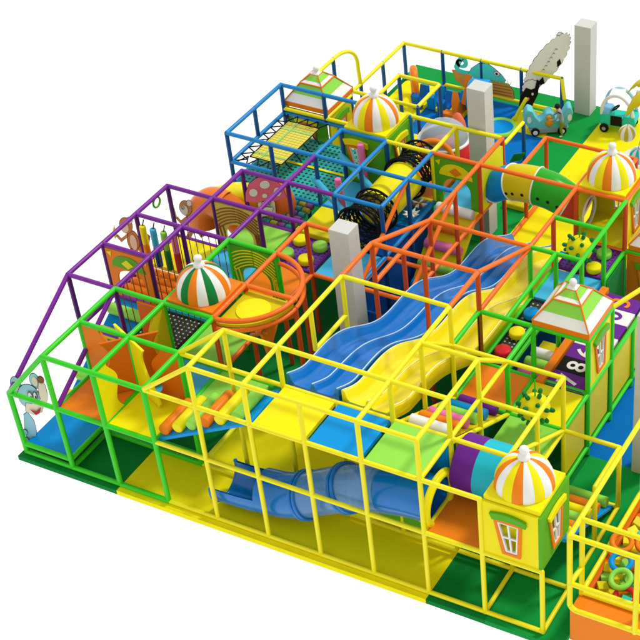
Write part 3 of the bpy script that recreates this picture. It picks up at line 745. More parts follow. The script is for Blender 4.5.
# round balcony
t = thing('round_balcony','round orange balcony with a yellow floor beside the striped dome','balcony',(3.3,3,L1))
arcp = [(3+1.0*sin(a)*.98, 3-1.0*cos(a), L2) for a in [pi*k/28 for k in range(29)]]
link_mesh('curved_rail', MB().path(arcp, R0*1.05, 12), ORG, t)
link_mesh('curved_rail', MB().path([(a,b,L2-.2) for a,b,_ in arcp], R0*.9, 12), ORG, t)
link_mesh('dish_floor', MB().slab([(3.02,2.04)]+[(3+.95*sin(a),3-.96*cos(a)) for a in [pi*k/28 for k in range(1,15)]]+[(3.94,3.02),(3.02,3.02)],(0,0,L2-.17),(1,0,0),(0,1,0),.06), vYd, t)
link_mesh('dish_centre', MB().slab([(3.42+.30*cos(a),2.58+.30*sin(a)) for a in [2*pi*k/30 for k in range(30)]],(0,0,L2-.109),(1,0,0),(0,1,0),.02), vY, t)
for a in (.9, 1.6, 2.3):
    link_mesh('strut', MB().tube((3+.97*sin(a),3-.97*cos(a),L2-.36),(3.1,3-.3*cos(a),L1+.2),.035,10), vOd, t)
one('wall_pad','triangular orange foam pad hanging under the round balcony','pad',MB().slab([(0,0),(.45,.5),(-.1,.55)],(3.6,2.5,L1+.15),(0,1,0),(0,0,1),.06),vO,None,.01)
one('foam_step','purple foam mat on the ground below the balcony','mat',MB().box((3.75,2.95,.01),(4.85,3.75,.25)),vP,None,.02)
one('foam_step','yellow foam mat beside the purple one under the slide','mat',MB().box((4.0,3.77,.01),(4.9,4.02,.16)),vY,None,.02)

# ------------------------------------------------------------------ trampoline
t = thing('trampoline','yellow woven trampoline laced to the blue frame with black cords','trampoline',(.6,8,1.9))
wov = mat('woven_yellow',(226,214,90),.7)
link_mesh('bed', MB().box((.26,7.28,1.90),(1.0,8.72,1.915)), wov, t)
g = MB()
for k in range(9): g.box((.30+.084*k,7.29,1.9155),(.306+.084*k,8.71,1.918))
for k in range(17): g.box((.27,7.33+.084*k,1.9185),(.99,7.336+.084*k,1.921))
link_mesh('weave', g, mat('weave_brown',(196,180,66),.7), t)
g = MB().box((.27,8.42,1.9215),(.99,8.47,1.925)).box((.27,7.45,1.9215),(.99,7.49,1.925)).box((.47,7.29,1.9255),(.51,8.71,1.929))
link_mesh('teal_stripe', g, mat('soft_green_stripe',(150,205,120),.7), t)
g = MB().path([(.26,7.28,1.92),(1,7.28,1.92),(1,8.72,1.92),(.26,8.72,1.92),(.26,7.28,1.92)],.012,6)
for k in range(7):
    y = 7.05 + .27*k; y2 = min(y+.135, 8.7)
    g.tube((.03,y,1.9),(.26,y2,1.91),.014,6); g.tube((.26,y2,1.91),(.03,min(y+.27,8.95),1.9),.014,6)
for k in range(4):
    x = .1+.24*k; x2 = min(x+.12,.99)
    g.tube((x,8.97,1.9),(x2,8.72,1.91),.014,6); g.tube((x2,8.72,1.91),(x+.24,8.97,1.9),.014,6)
    g.tube((x,7.03,1.9),(x2,7.28,1.91),.014,6); g.tube((x2,7.28,1.91),(x+.24,7.03,1.9),.014,6)
    g.tube((1.0,7.4+.35*k,1.91),(1.2,7.3+.35*k,1.85),.014,6)
link_mesh('cords', g, vK, t)
# crossing rollers
for a,b,m,l in (((1.95,7.95,2.0),(3.0,7.35,1.85),vLB,'sky blue log roller crossing near the domed house'),((1.9,7.02,2.0),(3.0,6.4,1.8),vLB,'sky blue log roller crossing in front of the other one'),
                ((2.5,7.85,2.45),(2.55,7.85,L1+.1),vPk,'tall pink upright roller by the green house'),((2.62,6.75,2.35),(2.66,6.78,L1+.1),vPk,'pink upright roller near the spiral tunnel')):
    one('log_roller', l, 'roller', MB().rod(a,b,.065), m, 'log rollers')
one('edge_pad','yellow edge pad along the blue rail by the log rollers','pad',MB().tube((2.93,6.05,L2-.1),(2.93,7.85,L2-.1),.045),vY)
one('edge_pad','yellow pad strip at the back of the purple net near the column','pad',MB().box((2.05,5.96,L1),(3.6,6.1,L1+.12)),vYd,None,.02)
# spiral tunnel
t = thing('spiral_tunnel','black spring tunnel with a yellow middle sleeve','tunnel',(3.5,7.2,L1))
def cyl(y0,y1,m,name): shell([(3.5,y0,1.98),(3.5,(y0+y1)/2,1.98),(3.5,y1,1.98)],.37,m,name,t,.02,n=40)
cyl(6.62,7.75,vY,'sleeve')
for (a,b) in ((5.95,6.62),(7.75,8.45)):
    wire = MB()
    for sgn in (1,-1):
        for q in range(14):
            pts = []
            for k in range(25):
                s = k/24; th = sgn*s*2*pi*.4 + q*2*pi/14
                rr = .36+.08*abs(2*s-1)**2
                pts.append((3.5+rr*cos(th), a+(b-a)*s, 1.98+rr*sin(th)))
            wire.path(pts,.012,5)
    for s in (0,.2,.4,.6,.8,1): 
        wire.torus((3.5,a+(b-a)*s,1.98),.36+.08*abs(2*s-1)**2,.024,(0,1,0),32,8)
    link_mesh('spring_mesh', wire, vK, t)
for k,(x,y) in enumerate(((4.05,7.55),(3.95,7.2),(3.8,7.75))): pass
t = thing('foam_star','brown and white spiky foam stars beside the spiral tunnel','foam star',(3.95,7.5,L1))
for (x,y,m) in ((3.86,7.62,brown),(3.88,7.25,vW)):
    for k in range(8):
        d = Vector((cos(k*pi/4),sin(k*pi/4),.5)).normalized()
        link_mesh('spike', MB().lathe((x,y,L1+.12),[(.001,0),(.06,.03),(.001,.2)],8,ax=d), m if k%2 else vW, t)

# ------------------------------------------------------------------ rocket tunnel
t = thing('rocket_tunnel','blue, yellow, green and red padded tunnel bulging between two wall ports','tunnel',(6,8.45,L1))
pts = smooth([(5.02,8.48,1.72),(5.35,8.42,1.98),(5.8,8.36,2.12),(6.3,8.36,2.1),(6.7,8.4,1.92),(7.0,8.45,1.78)],10)
n = len(pts)
rad = [.25+.115*sin(pi*(.08+.84*i/(n-1))) for i in range(n)]
cuts = [0, int(n*.28), int(n*.5), int(n*.78), n-1]
for (a,b),m in zip(zip(cuts,cuts[1:]),(vN,vYd,mat('bright_green_vinyl',(48,168,40),.25),mat('brick_red_vinyl',(206,72,50),.35))):
    shell(pts[a:b+1], rad[a:b+1], m, 'padded_section', t, .03, n=40)
for c in cuts:
    d = pts[min(c+1,n-1)]-pts[max(c-1,0)]
    link_mesh('white_lacing', MB().torus(pts[c],rad[c]+.006,.017,d,44,8), vW, t)
for c0 in (int(n*.3),int(n*.37),int(n*.45),int(n*.56),int(n*.64),int(n*.72)):
    p = Vector(pts[c0]); tt = (Vector(pts[c0+1])-Vector(pts[c0-1])).normalized(); 
    d = (Vector((.25,-1,-.05)) - tt*Vector((.25,-1,-.05)).dot(tt)).normalized()
    link_mesh('vent_hole', MB().lathe(p+d*(rad[c0]-.004),[(.032,0),(.032,.012),(.001,.016)],16,ax=d), vK, t)
t = thing('port_wall','yellow rounded wall port at the blue end of the padded tunnel','wall panel',(5,8.5,L1))
oc = [(.03,.02),(.97,.02),(.97,.6),(.75,1.05),(.5,1.12),(.25,1.05),(.03,.6)]
oo = []
K = 28
for k in range(K):
    a = 2*pi*k/K
    oo.append((max(.03,min(.97,.5+.75*cos(a))), max(.02,min(1.08,.40+.75*sin(a)))))
ii = [(.48+.31*cos(2*pi*k/K), .32+.31*sin(2*pi*k/K)) for k in range(K)]
link_mesh('panel', MB().frame_slab(oo,ii,(5,8,L1),(0,1,0),(0,0,1),.05,off=-.025), vY, t)
t = thing('port_wall','yellow wall with an oval red port inside the domed house','wall panel',(7,8.5,L1))
ii = [(.45+.3*cos(2*pi*k/K), .37+.3*sin(2*pi*k/K)) for k in range(K)]
link_mesh('panel', MB().frame_slab(oo,ii,(7.04,8,L1),(0,1,0),(0,0,1),.05,off=-.025), vYd, t)
link_mesh('port_ring', MB().torus((7.07,8.45,L1+.37),.3,.03,(1,0,0)), vW, t)

# ------------------------------------------------------------------ flat printed figures
def E(cx,cy,rx,ry,n=20,rot=0): return [(cx+rx*cos(a)*cos(rot)-ry*sin(a)*sin(rot), cy+rx*cos(a)*sin(rot)+ry*sin(a)*cos(rot)) for a in [2*pi*k/n for k in range(n)]]
def figure(name,label,cat,O,U,layers,V=(0,0,1)):
    t = thing(name,label,cat,tuple(Vector(O)))
    for nm,poly,m,off,th in layers: link_mesh(nm, MB().slab(poly,O,U,V,th,off=off), m, t)
    return t
# mouse leaning on the left rail; plane x=0 seen from +x side: U=+y, normal +x
def outl(poly, d):
    cx = sum(p[0] for p in poly)/len(poly); cy = sum(p[1] for p in poly)/len(poly)
    return [(cx+(p[0]-cx)*(1+d/max(.01,math.hypot(p[0]-cx,p[1]-cy))), cy+(p[1]-cy)*(1+d/max(.01,math.hypot(p[0]-cx,p[1]-cy)))) for p in poly]
ML = []
def part(nm, poly, m, lvl, line=True):
    if line: ML.append((nm+'_outline', outl(poly,.012), vK, lvl*.012, .004))
    ML.append((nm, poly, m, lvl*.012+.005, .007))
part('body',[(.05,.0),(.25,.02),(.38,.25),(.40,.5),(.30,.72),(.18,.66),(.10,.35)],mouseB,0)
part('ear',E(.22,1.32,.13,.17),mouseB,1); part('inner_ear',E(.22,1.32,.08,.11),cream,2,False)
part('ear',E(.72,1.36,.12,.16),mouseB,1); part('inner_ear',E(.72,1.36,.07,.10),cream,2,False)
part('head',E(.47,1.07,.27,.26),mouseB,3)
part('muzzle',[(.28,.78),(.45,.68),(.68,.72),(.78,.86),(.66,.93),(.72,1.15),(.62,1.12),(.50,.92),(.35,.95)],cream,4)
part('snout',E(.86,1.15,.10,.26,20,-.15),cream,5); part('nose',E(.90,1.42,.075,.07),brown,6)
part('eye',E(.52,1.10,.05,.09),vW,7); part('eye',E(.65,1.10,.04,.08),vW,7); part('pupil',E(.54,1.08,.02,.04),vK,8,False); part('pupil',E(.66,1.08,.018,.035),vK,8,False)
part('mouth',[(.42,.83),(.55,.76),(.70,.84),(.62,.73),(.53,.70)],vR,7)
part('foot',E(.05,.1,.08,.09),mouseB,2); part('hand',E(.08,.3,.07,.06),mouseB,2)
figure('mouse_panel','flat pale blue cartoon mouse board laughing by the front left corner','panel',(-.10,.10,.08),(.54,.36,0),ML,V=(0,0,1.05))
mk = mat('monkey_print', (214, 150, 92), .5)
def monkey(O, label):
    global ML
    ML = []
    part('tail',[(.55,.05),(.8,.1),(.9,.35),(.8,.45),(.78,.33),(.72,.2),(.55,.16)],mk,0)
    part('body',E(.42,.28,.16,.28),mk,1); part('belly',E(.42,.26,.09,.2),cream,2,False)
    part('arm',[(.3,.42),(.1,.3),(.0,.45),(.05,.5),(.12,.4),(.3,.5)],mk,2); part('banana',[(-.06,.4),(.02,.5),(.0,.75),(-.05,.6)],vY,3)
    part('leg',[(.3,.1),(.15,-.1),(.3,-.12),(.42,.06)],mk,2); part('leg',[(.5,.08),(.6,-.12),(.72,-.08),(.58,.15)],mk,2)
    part('head',E(.32,.72,.17,.2),mk,3); part('face',E(.27,.68,.11,.13),cream,4,False); part('ear',E(.45,.85,.07,.08),cream,4)
    part('eye',E(.25,.75,.03,.045),vW,5); part('pupil',E(.245,.75,.012,.02),vK,6,False)
    figure('monkey_panel',label,'panel',O,(.55,.36,0),ML,V=(0,0,.86))
monkey((-.36,3.78,1.72),'flat brown cartoon monkey board holding a banana on the left edge')
monkey((-.36,5.5,1.02),'flat brown cartoon monkey board below the orange tube')
# green ring hanging at left edge
one('hanging_ring','small green ring hanging above the monkey board','ring',MB().torus((0,4.62,2.42),.1,.02,(1,0,0)),vGd)
ML = []
part('stem',[(.3,.0),(.28,.3),(.34,.48),(.64,.48),(.70,.3),(.68,.0)],cream,0)
part('cap',[(0,.42),(.03,.62),(.15,.82),(.33,.93),(.55,.95),(.78,.85),(.94,.65),(1.0,.42),(.75,.36),(.5,.40),(.25,.36)],mat('mushroom_pink',(252,112,150),.5),2)
for q in ((.22,.62,.10,.09),(.52,.78,.12,.09),(.80,.58,.09,.10),(.48,.52,.06,.05)): part('spot',E(*q),vW,4,False)
part('eye',E(.42,.32,.03,.05),vW,3); part('eye',E(.56,.32,.03,.05),vW,3); part('pupil',E(.42,.31,.013,.025),vK,4,False); part('pupil',E(.56,.31,.013,.025),vK,4,False)
part('moustache',[(.34,.2),(.49,.24),(.64,.2),(.6,.12),(.49,.17),(.38,.12)],vW,3)
figure('mushroom_panel','pink mushroom board with white spots and a little face','panel',(1.02,5.94,1.52),(.64,.44,0),[(a,b,c,d,e) for a,b,c,d,e in ML],V=(0,0,.95))
# chameleon and chest board on the toddler fence
vT2 = mat('chameleon_print', (84, 236, 214), .4); wood2 = mat('chest_print', (250, 176, 70), .5)
ML = []
sp_ = [(.17+r_*cos(a_), .80+r_*1.1*sin(a_)) for r_, a_ in [(.045+.0245*q, -.6-q*.62+pi*3.1) for q in range(0,7)]]
def ribbon(P, w0, w1):
    P = [Vector((p[0],p[1])) for p in P]; L_, R_ = [], []
    for i_, p in enumerate(P):
        d_ = (P[min(i_+1,len(P)-1)]-P[max(i_-1,0)]).normalized(); n_ = Vector((-d_.y,d_.x)); w_ = w0+(w1-w0)*i_/(len(P)-1)
        L_.append(tuple(p+n_*w_)); R_.append(tuple(p-n_*w_))
    return L_+R_[::-1]
tail_c = [(.17+(.05+.125*q/24)*cos(pi*2.55*q/24+.9), .80+(.06+.14*q/24)*sin(pi*2.55*q/24+.9)) for q in range(25)]
tail_c = [tuple(v)[:2] for v in smooth([(a_,b_,0) for a_,b_ in tail_c[:21:2]]+[(.06,.60,0),(.22,.50,0),(.45,.52,0)],3)]
part('tail',ribbon(tail_c,.028,.075),vT2,2,False)
part('body',[(.35,.45),(.45,.7),(.65,.92),(.8,.95),(.82,1.05),(.9,.95),(1.05,.85),(1.2,.72),(1.32,.55),(1.25,.48),(.9,.45),(.6,.38)],vT2,3)
part('eye',E(1.1,.72,.075,.07),cream,4); part('pupil',E(1.1,.72,.03,.03),vK,5,False)
part('chest',[(.5,-.05),(1.5,-.08),(1.49,.22),(1.36,.44),(.55,.44)],wood2,1)
part('chest_lid',[(-.08,.46),(.08,.5),(.4,.4),(.5,.2),(.48,-.02),(.2,-.02),(.02,.16)],wood2,0)
for k in range(4): part('plank_line',[(.55,.30-.09*k),(1.46,.36-.1*k),(1.46,.35-.1*k),(.55,.29-.09*k)],brown,2,False)
g = []
for k in range(9):
    x = 1.0+.05*k; g.append(('grass_blade',[(x,.42),(x+.02,.42),(x+.06*((k%3)-1)+.02,.62+.04*(k%2))],vG,.045,.006))
figure('chameleon_panel','teal chameleon board sitting on a wooden chest above the toddler fence','panel',(1.3,14.02,.18),(1,0,0),ML+g,V=(0,0,.78))
# sheep board
def fuzzy(cx,cy,rx,ry,n=46,amp=.05,rot=0): 
    P = []
    for k in range(n):
        a = 2*pi*k/n; f = 1+amp*1.5*abs(sin(k*pi/6))
        P.append((cx+rx*f*cos(a)*cos(rot)-ry*f*sin(a)*sin(rot), cy+rx*f*cos(a)*sin(rot)+ry*f*sin(a)*cos(rot)))
    return P
ML = []
part('fleece',fuzzy(.62,1.28,.86,.29,150,.05,1.0),sheepW,1)
part('mane',fuzzy(.22,.62,.20,.17,72,.08,1.1),sheepW,2)
part('face',[(-.06,.12),(.06,.0),(.26,.10),(.40,.42),(.42,.64),(.24,.56),(.12,.62),(-.02,.38)],vK,3,False)
part('ear',[(.33,.62),(.42,.58),(.46,.78),(.38,.85)],vK,4,False)
part('nose_mark',E(.16,.30,.03,.055,16,-.4),vPk,4,False); part('eye',E(.27,.44,.025,.04,12),vW,4,False)
part('tail_tuft',fuzzy(.93,1.98,.07,.10,48,.1),sheepW,0)
part('hoof',[(.86,1.15),(.95,1.25),(.92,1.38),(.85,1.30)],vK,2,False); part('hoof',[(.46,.66),(.56,.72),(.52,.90),(.44,.80)],vK,2,False)
for k in range(7): 
    cx0, cy0 = .42+.06*k, .95+.11*k
    ML.append(('wool_curl',[(cx0,cy0),(cx0+.05,cy0+.05),(cx0+.10,cy0+.03),(cx0+.055,cy0+.07)],vK,.045,.004))
figure('sheep_panel','tall white woolly sheep board with a black face on the back fence','panel',(3.05,13.86,.05),(.84,.46,0),ML,V=(0,0,.90))

# orange corner tube at left back
t = thing('elbow_tube','orange elbow tube with a yellow bend behind the striped archway','slide tube',(.1,6.1,.3))
EO = mat('orange_tube_plastic',(236,124,40),.25)
p = smooth([(.92,5.92,1.32),(.7,5.95,1.5),(.45,5.98,1.6)],8); shell(p,.30,vOd,'tube_mouth',t,.03)
p = smooth([(.5,5.98,1.6),(.2,5.98,1.62),(-.02,5.92,1.42),(-.05,5.88,1.12)],8)
shell(p,.31,EO,'elbow',t,.03)
p = smooth([(.2,6.1,1.62),(.5,6.35,1.66),(.8,6.6,1.52),(.95,6.7,1.3)],8); shell(p,.24,pY,'bend',t,.03)
link_mesh('collar', MB().torus((.92,5.92,1.32),.31,.03,(.75,-.1,-.5)), EO, t)
one('dome_cushion','orange rounded cushion under the mushroom board','cushion',MB().lathe((1.27,6.62,L1-.05),[(.34,0),(.35,.12),(.30,.34),(.18,.52),(.001,.58)],32),mat('orange_cushion',(226,110,40),.3))

# ------------------------------------------------------------------ toddler area toys
one('foam_ring','orange upright foam ring at the back left of the toddler area','ring',MB().torus((.62,13.3,.42),.34,.085,(.8,.5,0)),vO,'foam rings')
t = thing('wave_blocks','row of blue curved wave blocks on the toddler floor','soft blocks',(1.2,13.2,0))
for k in range(4):
    x = .75+.33*k
    link_mesh('block', MB().slab([(0,0),(.5,0),(.52,.38),(.42,.42),(.34,.2),(.22,.12),(.1,.2),(.04,.42),(-.06,.36)],(x,12.9+.12*(k%2),.02),(0,1,0),(0,0,1),.2), vN if k%2 else mat('mid_blue_vinyl',(20,110,190),.3), t, .02)
    link_mesh('ribbon', MB().box((x+.21,13.0,.02),(x+.27,13.4,.12)), vY, t, .01)
t = thing('tunnel_barrel','blue round barrel held in an orange cradle in the toddler area','barrel',(2.1,13.2,0))
link_mesh('drum', MB().rod((2.05,13.25,.5),(2.5,13.35,.5),.38,36), vB, t)
link_mesh('cradle', MB().slab([(.0,.0),(.75,.0),(.78,.55),(.7,.85),(.62,.5),(.4,.22),(.15,.42),(.06,.75),(-.03,.5)],(1.98,12.8,.02),(0,1,0),(0,0,1),-.14), vO, t, .015)
link_mesh('foot', MB().box((1.55,12.75,.02),(1.95,12.95,.2)), vO, t, .02)
bxx, byy = 2.74, 10.74
t = thing('bubble_ride','red round ride with a clear bubble dome','ride',(bxx,byy,0))
link_mesh('base', MB().lathe((bxx,byy,.02),[(.36,0),(.48,.15),(.55,.5),(.57,.93),(.5,.95)],44), vR, t)
link_mesh('rim', MB().torus((bxx,byy,.98),.54,.035,(0,0,1),44,10), vW, t)
link_mesh('bubble', MB().lathe((bxx,byy,.99),[(.52*cos(a),.40*sin(a)) for a in [k*pi/2/12 for k in range(13)]],44), pDm, t)
link_mesh('inner_seat', MB().sphere((bxx,byy,.85),.3,sc=(1,1,.5)), vR, t)
one('coral_cone','coral pink rounded cone beyond the clear bubble dome','soft cone',MB().lathe((2.35,12.1,.02),[(.2,0),(.2,.25),(.16,.5),(.08,.68),(.001,.74)],28),vCo)
one('foam_ring','big orange ring standing before the clear bubble ride','ring',MB().torus((2.78,10.12,.78),.42,.07,(.45,-1,.45),48,14),vO,'foam rings')
one('ring_mat','round blue mat with a lime ring on the toddler floor','mat',MB().lathe((2.95,12.95,.01),[(.001,.05),(.3,.05),(.31,.07),(.38,.07),(.4,.01)],44,mfun=lambda k,i: 1 if i >= 1 else 0),[vN,vG])
t = thing('duck_toy','little yellow duck seat on the yellow toddler mat','toy',(.95,12.3,0))
link_mesh('body', MB().sphere((.95,12.3,.16),.16,sc=(1.2,.8,.9)), vY, t); link_mesh('head', MB().sphere((.84,12.3,.42),.1), vY, t); link_mesh('beak', MB().lathe((.75,12.3,.40),[(.035,0),(.001,.07)],12,ax=(-1,0,0)), vO, t)
t = thing('foam_sprout','small green, red and purple foam plant beside the white column','soft toy',(3.85,11.5,0))
link_mesh('pot', MB().lathe((3.95,11.1,.01),[(.1,0),(.13,.15),(.09,.26),(.001,.3)],20), vP, t)
link_mesh('berry', MB().sphere((3.92,11.1,.42),.09), vR, t)
link_mesh('leaf', MB().slab([(0,0),(.28,.12),(.38,.34),(.12,.24)],(3.9,11.5,.25),(1,0,0),(0,0,1),.04), vGG, t, .01)
one('floor_cushion','yellow cushion block between column and padded tunnel','cushion',MB().box((4.35,10.2,.01),(4.85,10.9,.14)),vYd,None,.03)
t = thing('soft_hen','cluster of red, green and purple foam blocks under the yellow rail','soft blocks',(3.2,10.6,0))
for k,(x,y,z,m) in enumerate(((3.3,10.5,.2,vR),(3.15,10.75,.45,vGd),(3.35,10.3,.1,vP),(3.45,10.6,.5,vR),(3.2,10.4,.35,vYd))):
    link_mesh('block', MB().sphere((x,y,z),.13), m, t)

# rocking toy with rider
t = thing('rocking_toy','cyan double ended rocking toy on grey wheeled base with a rider','rocker',(4.0,13.4,0))
U = Vector((.86,.51,0)).normalized(); O = Vector((3.5,13.02,.06))
prof = [(0,.30),(.02,.5),(.10,.60),(.20,.56),(.27,.40),(.36,.30),(.44,.36),(.50,.48),(.60,.50),(.68,.42),(.74,.28),(.82,.30),(.90,.46),(.98,.60),(1.06,.60),(1.10,.46),(1.06,.26),(.95,.14),(.7,.06),(.35,.06),(.12,.14)]
link_mesh('shell', MB().slab(prof,O,U,(0,0,1),.3,off=-.15), mat('rocker_cyan',(110,205,215),.3), t, .03)
link_mesh('base', MB().slab([(.18,.0),(.9,.0),(1.0,.12),(.1,.12)],O,U,(0,0,1),.34,off=-.17), vGy, t, .02)
Nn = U.cross(Vector((0,0,1))).normalized()
for s in (.25,.85):
    for sd in (1,-1):
        c = O+U*s+Nn*sd*.18+Vector((0,0,.05))
        w = link_mesh('wheel', MB().rod(c-Nn*.03,c+Nn*.03,.1,24), vK, t); ORG_[w.name] = ORG_[t.name]
        link_mesh('hub', MB().rod(c+Nn*sd*.031,c+Nn*sd*.04,.055,20,rim=.003), vW, w)
for s in (.12,1.02):
    for sd in (1,-1): link_mesh('emblem', MB().slab(E(0,0,.05,.08),O+U*s+Vector((0,0,.36))+Nn*sd*.158,U,(0,0,1),.012), vW, t)
bear = link_mesh('bear_print', MB().sphere(O+U*.56+Vector((0,0,.24))+Nn*.13,.1,sc=(1,.8,1)).sphere(O+U*.56+Vector((0,0,.38))+Nn*.13,.07), wood, t)
# person
def person(F, face, label):
    """standing child figure leaning forward, holding the toy"""
    me = bpy.data.meshes.new('person'); 
    f = Vector(face).normalized(); sd = Vector((-f.y, f.x, 0)); h = .78
    def P(a, b, c): return Vector(F) + f*a*h + sd*b*h + Vector((0,0,c*h))
    J = [P(0,0,.50), P(.02,0,.62), P(.06,0,.74), P(.09,0,.83), P(.11,0,.88), P(.13,0,.93), P(.14,0,.98),
         P(.0,.075,.48), P(.03,.085,.26), P(-.01,.085,.05), P(.08,.09,.02),
         P(.0,-.075,.48), P(-.04,-.085,.27), P(-.10,-.085,.05), P(-.02,-.09,.02),
         P(.08,.13,.80), P(.15,.16,.65), P(.28,.12,.60), P(.33,.11,.60),
         P(.08,-.13,.80), P(.15,-.16,.65), P(.28,-.12,.60), P(.33,-.11,.60)]
    Rr = [.085,.078,.092,.07,.035,.062,.06, .062,.045,.03,.028, .062,.045,.03,.028, .045,.032,.024,.022, .045,.032,.024,.022]
    Ed = [(0,1),(1,2),(2,3),(3,4),(4,5),(5,6),(0,7),(7,8),(8,9),(9,10),(0,11),(11,12),(12,13),(13,14),(3,15),(15,16),(16,17),(17,18),(3,19),(19,20),(20,21),(21,22)]
    for (b0, s) in ((18,1),(22,-1)):
        for k,(da,db,dc) in enumerate(((.05,-.025,-.01),(.06,-.008,-.012),(.058,.01,-.014),(.045,.025,-.014),(.02,-.035*s,.01))):
            J.append(J[b0]+f*da*h+sd*db*h+Vector((0,0,dc*h))); Rr.append(.0085); Ed.append((b0,len(J)-1))
    o0 = Vector(F)
    me.from_pydata([tuple((j-o0)*S) for j in J], Ed, [])
    o = bpy.data.objects.new('person', me); col.objects.link(o)
    sk = o.modifiers.new('skin','SKIN'); 
    for i, v in enumerate(me.skin_vertices[0].data): v.radius = (Rr[i]*h*S,)*2; v.use_root = (i == 0)
    ss = o.modifiers.new('ss','SUBSURF'); ss.levels = 2; ss.render_levels = 2
    bpy.context.view_layer.update()
    m2 = bpy.data.meshes.new_from_object(o.evaluated_get(bpy.context.evaluated_depsgraph_get()))
    bpy.data.objects.remove(o)
    m2.materials.clear()
    for m in (skin, gcloth, olive, vW): m2.materials.append(m)
    for p in m2.polygons:
        c = p.center/S/h; a = c.dot(f); b = abs(c.dot(sd)); z = c.z
        if z > .87: mi = 0
        elif z > .50: mi = 0 if a > .26 else 1
        elif z > .07: mi = 2
        else: mi = 3
        p.material_index = mi; p.use_smooth = True
    bm = bmesh.new(); bm.from_mesh(m2)
    o = bpy.data.objects.new('person', m2); col.objects.link(o); o.location = o0*S
    bm.free(); ORG_[o.name] = tuple(o0)
    tag(o, label, 'person')
    hc = P(.135,0,.965)
    link_mesh('hair', MB().sphere(hc-f*.014*h+Vector((0,0,.012*h)),.078*h,sc=(1,1,1)), mat('dark_hair',(40,34,30),.6), o)
    g = MB()
    for s in (1,-1): g.sphere(hc+f*.068*h+sd*s*.025*h+Vector((0,0,-.004*h)),.009*h,N=8,M=6)
    link_mesh('eyes', g, vK, o)
    link_mesh('nose', MB().sphere(hc+f*.078*h-Vector((0,0,.02*h)),.013*h,N=10,M=8), skin, o)
    link_mesh('mouth', MB().sphere(hc+f*.068*h-Vector((0,0,.04*h)),.014*h,N=10,M=6,sc=(1,1,.35)), vR, o)
    return o
person((4.34,13.24,.01),(-.86,-.45,0),'person in grey top and olive trousers leaning on the cyan rocking toy')

# toy car
t = thing('toy_car','white and teal push car with black wheels near the back edge','toy car',(5.45,14.15,0))
U = Vector((.9,.12,0)).normalized(); Sd = Vector((-U.y,U.x,0)); O = Vector((5.0,14.0,.0))
link_mesh('body', MB().slab([(0,.16),(.72,.16),(.80,.26),(.78,.42),(.55,.46),(.5,.36),(.28,.36),(.22,.46),(0,.46),(-.04,.3)],O,U,(0,0,1),.42,off=-.21), vT, t, .03)
link_mesh('bonnet', MB().slab([(0,.40),(.2,.42),(.2,.5),(.02,.5)],O,U,(0,0,1),.4,off=-.2), mat('pale_blue_plastic',(130,190,225),.25), t, .02)
link_mesh('door', MB().slab([(.24,.2),(.5,.2),(.5,.44),(.24,.44)],O,U,(0,0,1),.02,off=.215), vK, t, .005)
for sdd in (1,-1):
    off = Sd*.17*sdd
    p = [O+off+U*a+Vector((0,0,b)) for a,b in ((.02,.42),(.04,.62),(.14,.82),(.32,.92),(.50,.88),(.66,.70),(.74,.44))]
    link_mesh('roof_arch', MB().path(smooth(p,6),.04,12), vW if sdd < 0 else mouseB, t)
link_mesh('roof', MB().slab([(.16,.86),(.5,.88),(.48,.94),(.18,.92)],O,U,(0,0,1),.36,off=-.18), vW, t, .02)
link_mesh('wheel_steering', MB().torus(O+U*.3+Vector((0,0,.52)),.09,.018,(-.6,0,.8)), vK, t)
for a in (.1,.66):
    for s in (1,-1):
        c = O+U*a+Sd*s*.23+Vector((0,0,.11)); w = link_mesh('wheel', MB().rod(c-Sd*.035,c+Sd*.035,.105,24), vK, t); ORG_[w.name] = ORG_[t.name]
        link_mesh('hub', MB().rod(c+Sd*s*.036,c+Sd*s*.045,.045,16,rim=.003), vGy, w)
# palm carousel at the right edge
t = thing('palm_carousel','yellow foam palm carousel with white round base at the right edge','carousel',(7.0,12.95,0))
link_mesh('base', MB().lathe((7.0,12.75,.01),[(.001,.06),(1.15,.06),(1.2,.03),(1.2,0)],60), vW, t)
link_mesh('trunk', MB().ring_sweep(smooth([(7.0,12.95,.05),(7.05,12.95,.9),(7.0,12.95,1.85)],6),[.1-.002*k for k in range(13)],16), brown, t)
for k in range(7):
    a = 2*pi*k/7+.35; d = Vector((cos(a),sin(a),0)); sdv = Vector((-sin(a),cos(a),0)); up = Vector((0,0,1)); c = Vector((7.0,12.95,1.82))
    n = 14; vs = []; fs = []
    for i in range(n+1):
        s = i/n; q = c + d*(1.05*s) + up*(.42*sin(s*pi*.62)-.62*s*s*s)
        wd = .25*sin(pi*min(1,.15+s*.85))**.6*(1.0 if i%2 else .78)
        vs += [q-sdv*wd-up*.10*wd*4, q, q+sdv*wd-up*.10*wd*4, q-sdv*wd-up*(.10*wd*4+.03), q-up*.035, q+sdv*wd-up*(.10*wd*4+.03)]
    for i in range(n):
        b, e = i*6, (i+1)*6
        fs += [(b,e,e+1,b+1),(b+1,e+1,e+2,b+2),(b+3,b+4,e+4,e+3),(b+4,b+5,e+5,e+4),(b,b+3,e+3,e),(b+2,e+2,e+5,b+5)]
    link_mesh('leaf', MB().add(vs,fs,0,True), palmM, t)
